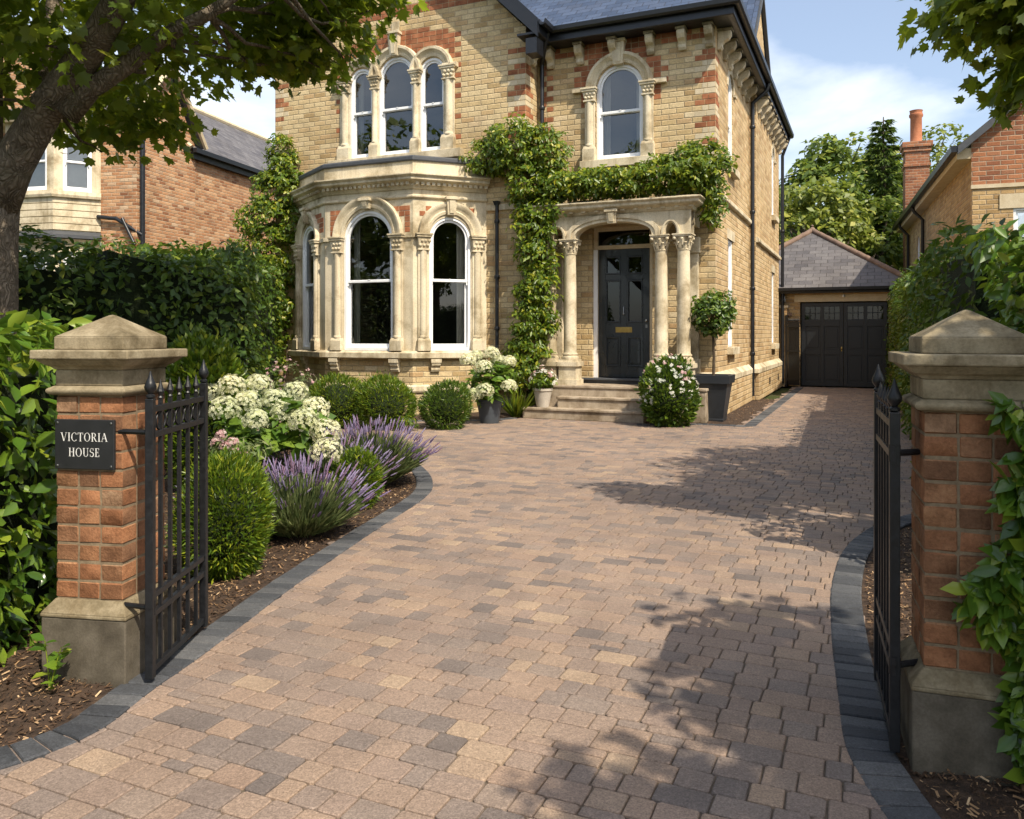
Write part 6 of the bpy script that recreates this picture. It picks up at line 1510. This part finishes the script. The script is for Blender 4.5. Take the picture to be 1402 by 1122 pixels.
# ---- trees beyond the garage
def far_tree(name, label, x, y, h, rx, rz, m, per, cr, size, mat, zc=None, gap=.5):
    T = thing(name, label, 'tree', (x, y, 0), 0, 'trees beyond the garage' if y > 0 else 'trees across the road'); b = MB(); zc = zc or h - rz
    b.tube([(x, y, 0), (x + .1, y, zc * .6), (x, y, zc + rz * .5)], [.3, .22, .08], 9)
    C, CRr = ell_clumps((x, y, zc), (rx, rx, rz), m, cr, -1, gap)
    k = 1 + .18 * lump(C, 1.6, x); C = V3((x, y, zc)) + (C - V3((x, y, zc))) * k[:, None]
    for i in rng.choice(len(C), 24, replace=False): branch(b, (x, y, zc * .55 + rng.random() * rz), tuple(C[i]), .07, .02, .1, 4, 5)
    part('trunk', b, M['bark'], T)
    P, D = clump_points(C, CRr, per, .35); leaf_mesh('crown', T_QUAD, P, D * .6 + unit(P - V3((x, y, zc))) * .5 + np.array([0, 0, .35]), size, mat, T, jit=.6, droop=.2, var=.4)
far_tree('broadleaf_tree', 'light green round tree close behind the garage roof', 11.1, 31, 7.2, 2.4, 2.9, 190, 50, .55, .24, M['leaf_far_light'])
far_tree('broadleaf_tree', 'largest dark broadleaf tree behind the garage', 15.5, 39, 10.6, 3.8, 4.4, 330, 50, .75, .32, M['leaf_far'])
far_tree('broadleaf_tree', 'dark dense tree filling the gap below the conifer', 14.2, 33, 7.4, 2.6, 3.6, 220, 48, .6, .26, M['leaf_far'])
far_tree('broadleaf_tree', 'feathery tree top just right of the brick chimney', 21.5, 41, 11.6, 2.6, 3.6, 130, 44, .62, .28, M['leaf_far_light'], gap=.3)
far_tree('broadleaf_tree', 'small tree low between the house and the garage roof', 8.2, 34, 6.0, 2.4, 2.6, 130, 44, .7, .28, M['leaf_far'])
cf = thing('conifer_tree', 'pointed dark conifer left of the brick chimney', 'tree', (15.55, 34, 0), 0, 'trees beyond the garage'); cx, cy = 15.55, 34; b = MB(); b.tube([(cx, cy, 0), (cx, cy, 6), (cx, cy, 10.6)], [.25, .14, .02], 9); Pp = []; Dd = []
for k in range(150):
    z = 2 + 8.5 * (k / 150); L = (10.9 - z) / 9.0 * 2.5 * (.75 + .45 * rng.random()) + .12; a = k * 2.4; tip = V3((cx + math.cos(a) * L, cy + math.sin(a) * L, z + .10 * L)); b.tube([(cx, cy, z), (cx + math.cos(a) * L * .5, cy + math.sin(a) * L * .5, z - .05 * L), tuple(tip)], [.03, .02, .006], 4)
    nn = int(22 + 85 * L); t = rng.random(nn) ** .7; s_ = (rng.random(nn) - .5) * L * .55 * (1.1 - t); p = np.c_[cx + math.cos(a) * L * t - math.sin(a) * s_, cy + math.sin(a) * L * t + math.cos(a) * s_, z + .10 * L * t * t - .1 * L * t * (1 - t) - np.abs(s_) * .25]
    Pp.append(p); Dd.append(np.c_[np.full(nn, math.cos(a)) - math.sin(a) * s_ * 2, np.full(nn, math.sin(a)) + math.cos(a) * s_ * 2, np.full(nn, -.25)])
part('trunk', b, M['bark'], cf); leaf_mesh('crown', T_NARROW, np.concatenate(Pp), (0, 0, 1), .28, M['leaf_fir'], cf, jit=.6, droop=.1, dirs=np.concatenate(Dd))

# ---- trees across the street, behind the camera: what the window panes reflect
for i_, (x, y, h) in enumerate(((-17, 7.5, 10), (-12, -7, 10.5), (-2, -13.5, 9.5), (9.5, -13, 10), (17.5, -11, 11))):
    lb = ('garden tree far out of view beyond the left neighbour', 'leafy street tree behind the camera on its far left', 'leafy street tree straight behind the camera', 'leafy street tree behind the camera on its right', 'tallest street tree behind the camera on its far right')[i_]
    T = far_tree('broadleaf_tree', lb, x, y, h, 3.6, 3.6, 110, 40, .9, .36, M['leaf_far'])
# ------------------------------------------------------------------ sky and sun
SUN = Vector((.55 * .64, -.835 * .64, .766)).normalized()
el = math.asin(SUN.z); az = math.atan2(SUN.x, SUN.y)
wd = bpy.data.worlds.new('World'); scene.world = wd; wd.use_nodes = True; nt = wd.node_tree; nt.nodes.clear()
def wn(t, **k):
    o = nt.nodes.new(t)
    for a, b in k.items(): setattr(o, a, b)
    return o
out = wn('ShaderNodeOutputWorld'); bg = wn('ShaderNodeBackground'); sky = wn('ShaderNodeTexSky'); sky.sky_type = 'NISHITA'; sky.sun_disc = False; sky.sun_elevation = el; sky.sun_rotation = az
sky.air_density = 1.0; sky.dust_density = 2.2; sky.ozone_density = 1.0
tc = wn('ShaderNodeTexCoord'); mp = wn('ShaderNodeMapping'); mp.inputs['Scale'].default_value = (1, 1, 2.1); mp.inputs['Location'].default_value = CLOUD_LOC
nz = wn('ShaderNodeTexNoise'); nz.inputs['Scale'].default_value = 3.0; nz.inputs['Detail'].default_value = 9; nz.inputs['Roughness'].default_value = .52; nz.inputs['Distortion'].default_value = .25
nt.links.new(tc.outputs['Generated'], mp.inputs[0]); nt.links.new(mp.outputs[0], nz.inputs['Vector'])
rp = wn('ShaderNodeValToRGB'); rp.color_ramp.elements[0].position = .48; rp.color_ramp.elements[0].color = (.14, .14, .14, 1); rp.color_ramp.elements[1].position = .70; rp.color_ramp.elements[1].color = (1, 1, 1, 1)
nt.links.new(nz.outputs['Fac'], rp.inputs[0])
mx = wn('ShaderNodeMix', data_type='RGBA'); nt.links.new(rp.outputs[0], mx.inputs[0]); nt.links.new(sky.outputs[0], mx.inputs[6]); mx.inputs[7].default_value = (6.1, 6.35, 6.7, 1)
nt.links.new(mx.outputs[2], bg.inputs[0]); bg.inputs[1].default_value = SKY; nt.links.new(bg.outputs[0], out.inputs[0])
ld_ = bpy.data.lights.new('sun', 'SUN'); ld_.energy = SUNP; ld_.angle = R(.55); ld_.color = (1.0, .89, .72)
so = bpy.data.objects.new('sun', ld_); COL.objects.link(so); so.rotation_euler = (-SUN).to_track_quat('-Z', 'Y').to_euler(); so.location = (5, -5, 12)
scene.view_settings.view_transform = 'Standard'; scene.view_settings.look = 'None'; scene.view_settings.exposure = EXPO; scene.view_settings.gamma = 1
scene.cycles.max_bounces = 6; scene.cycles.transparent_max_bounces = 8; scene.cycles.use_denoising = True
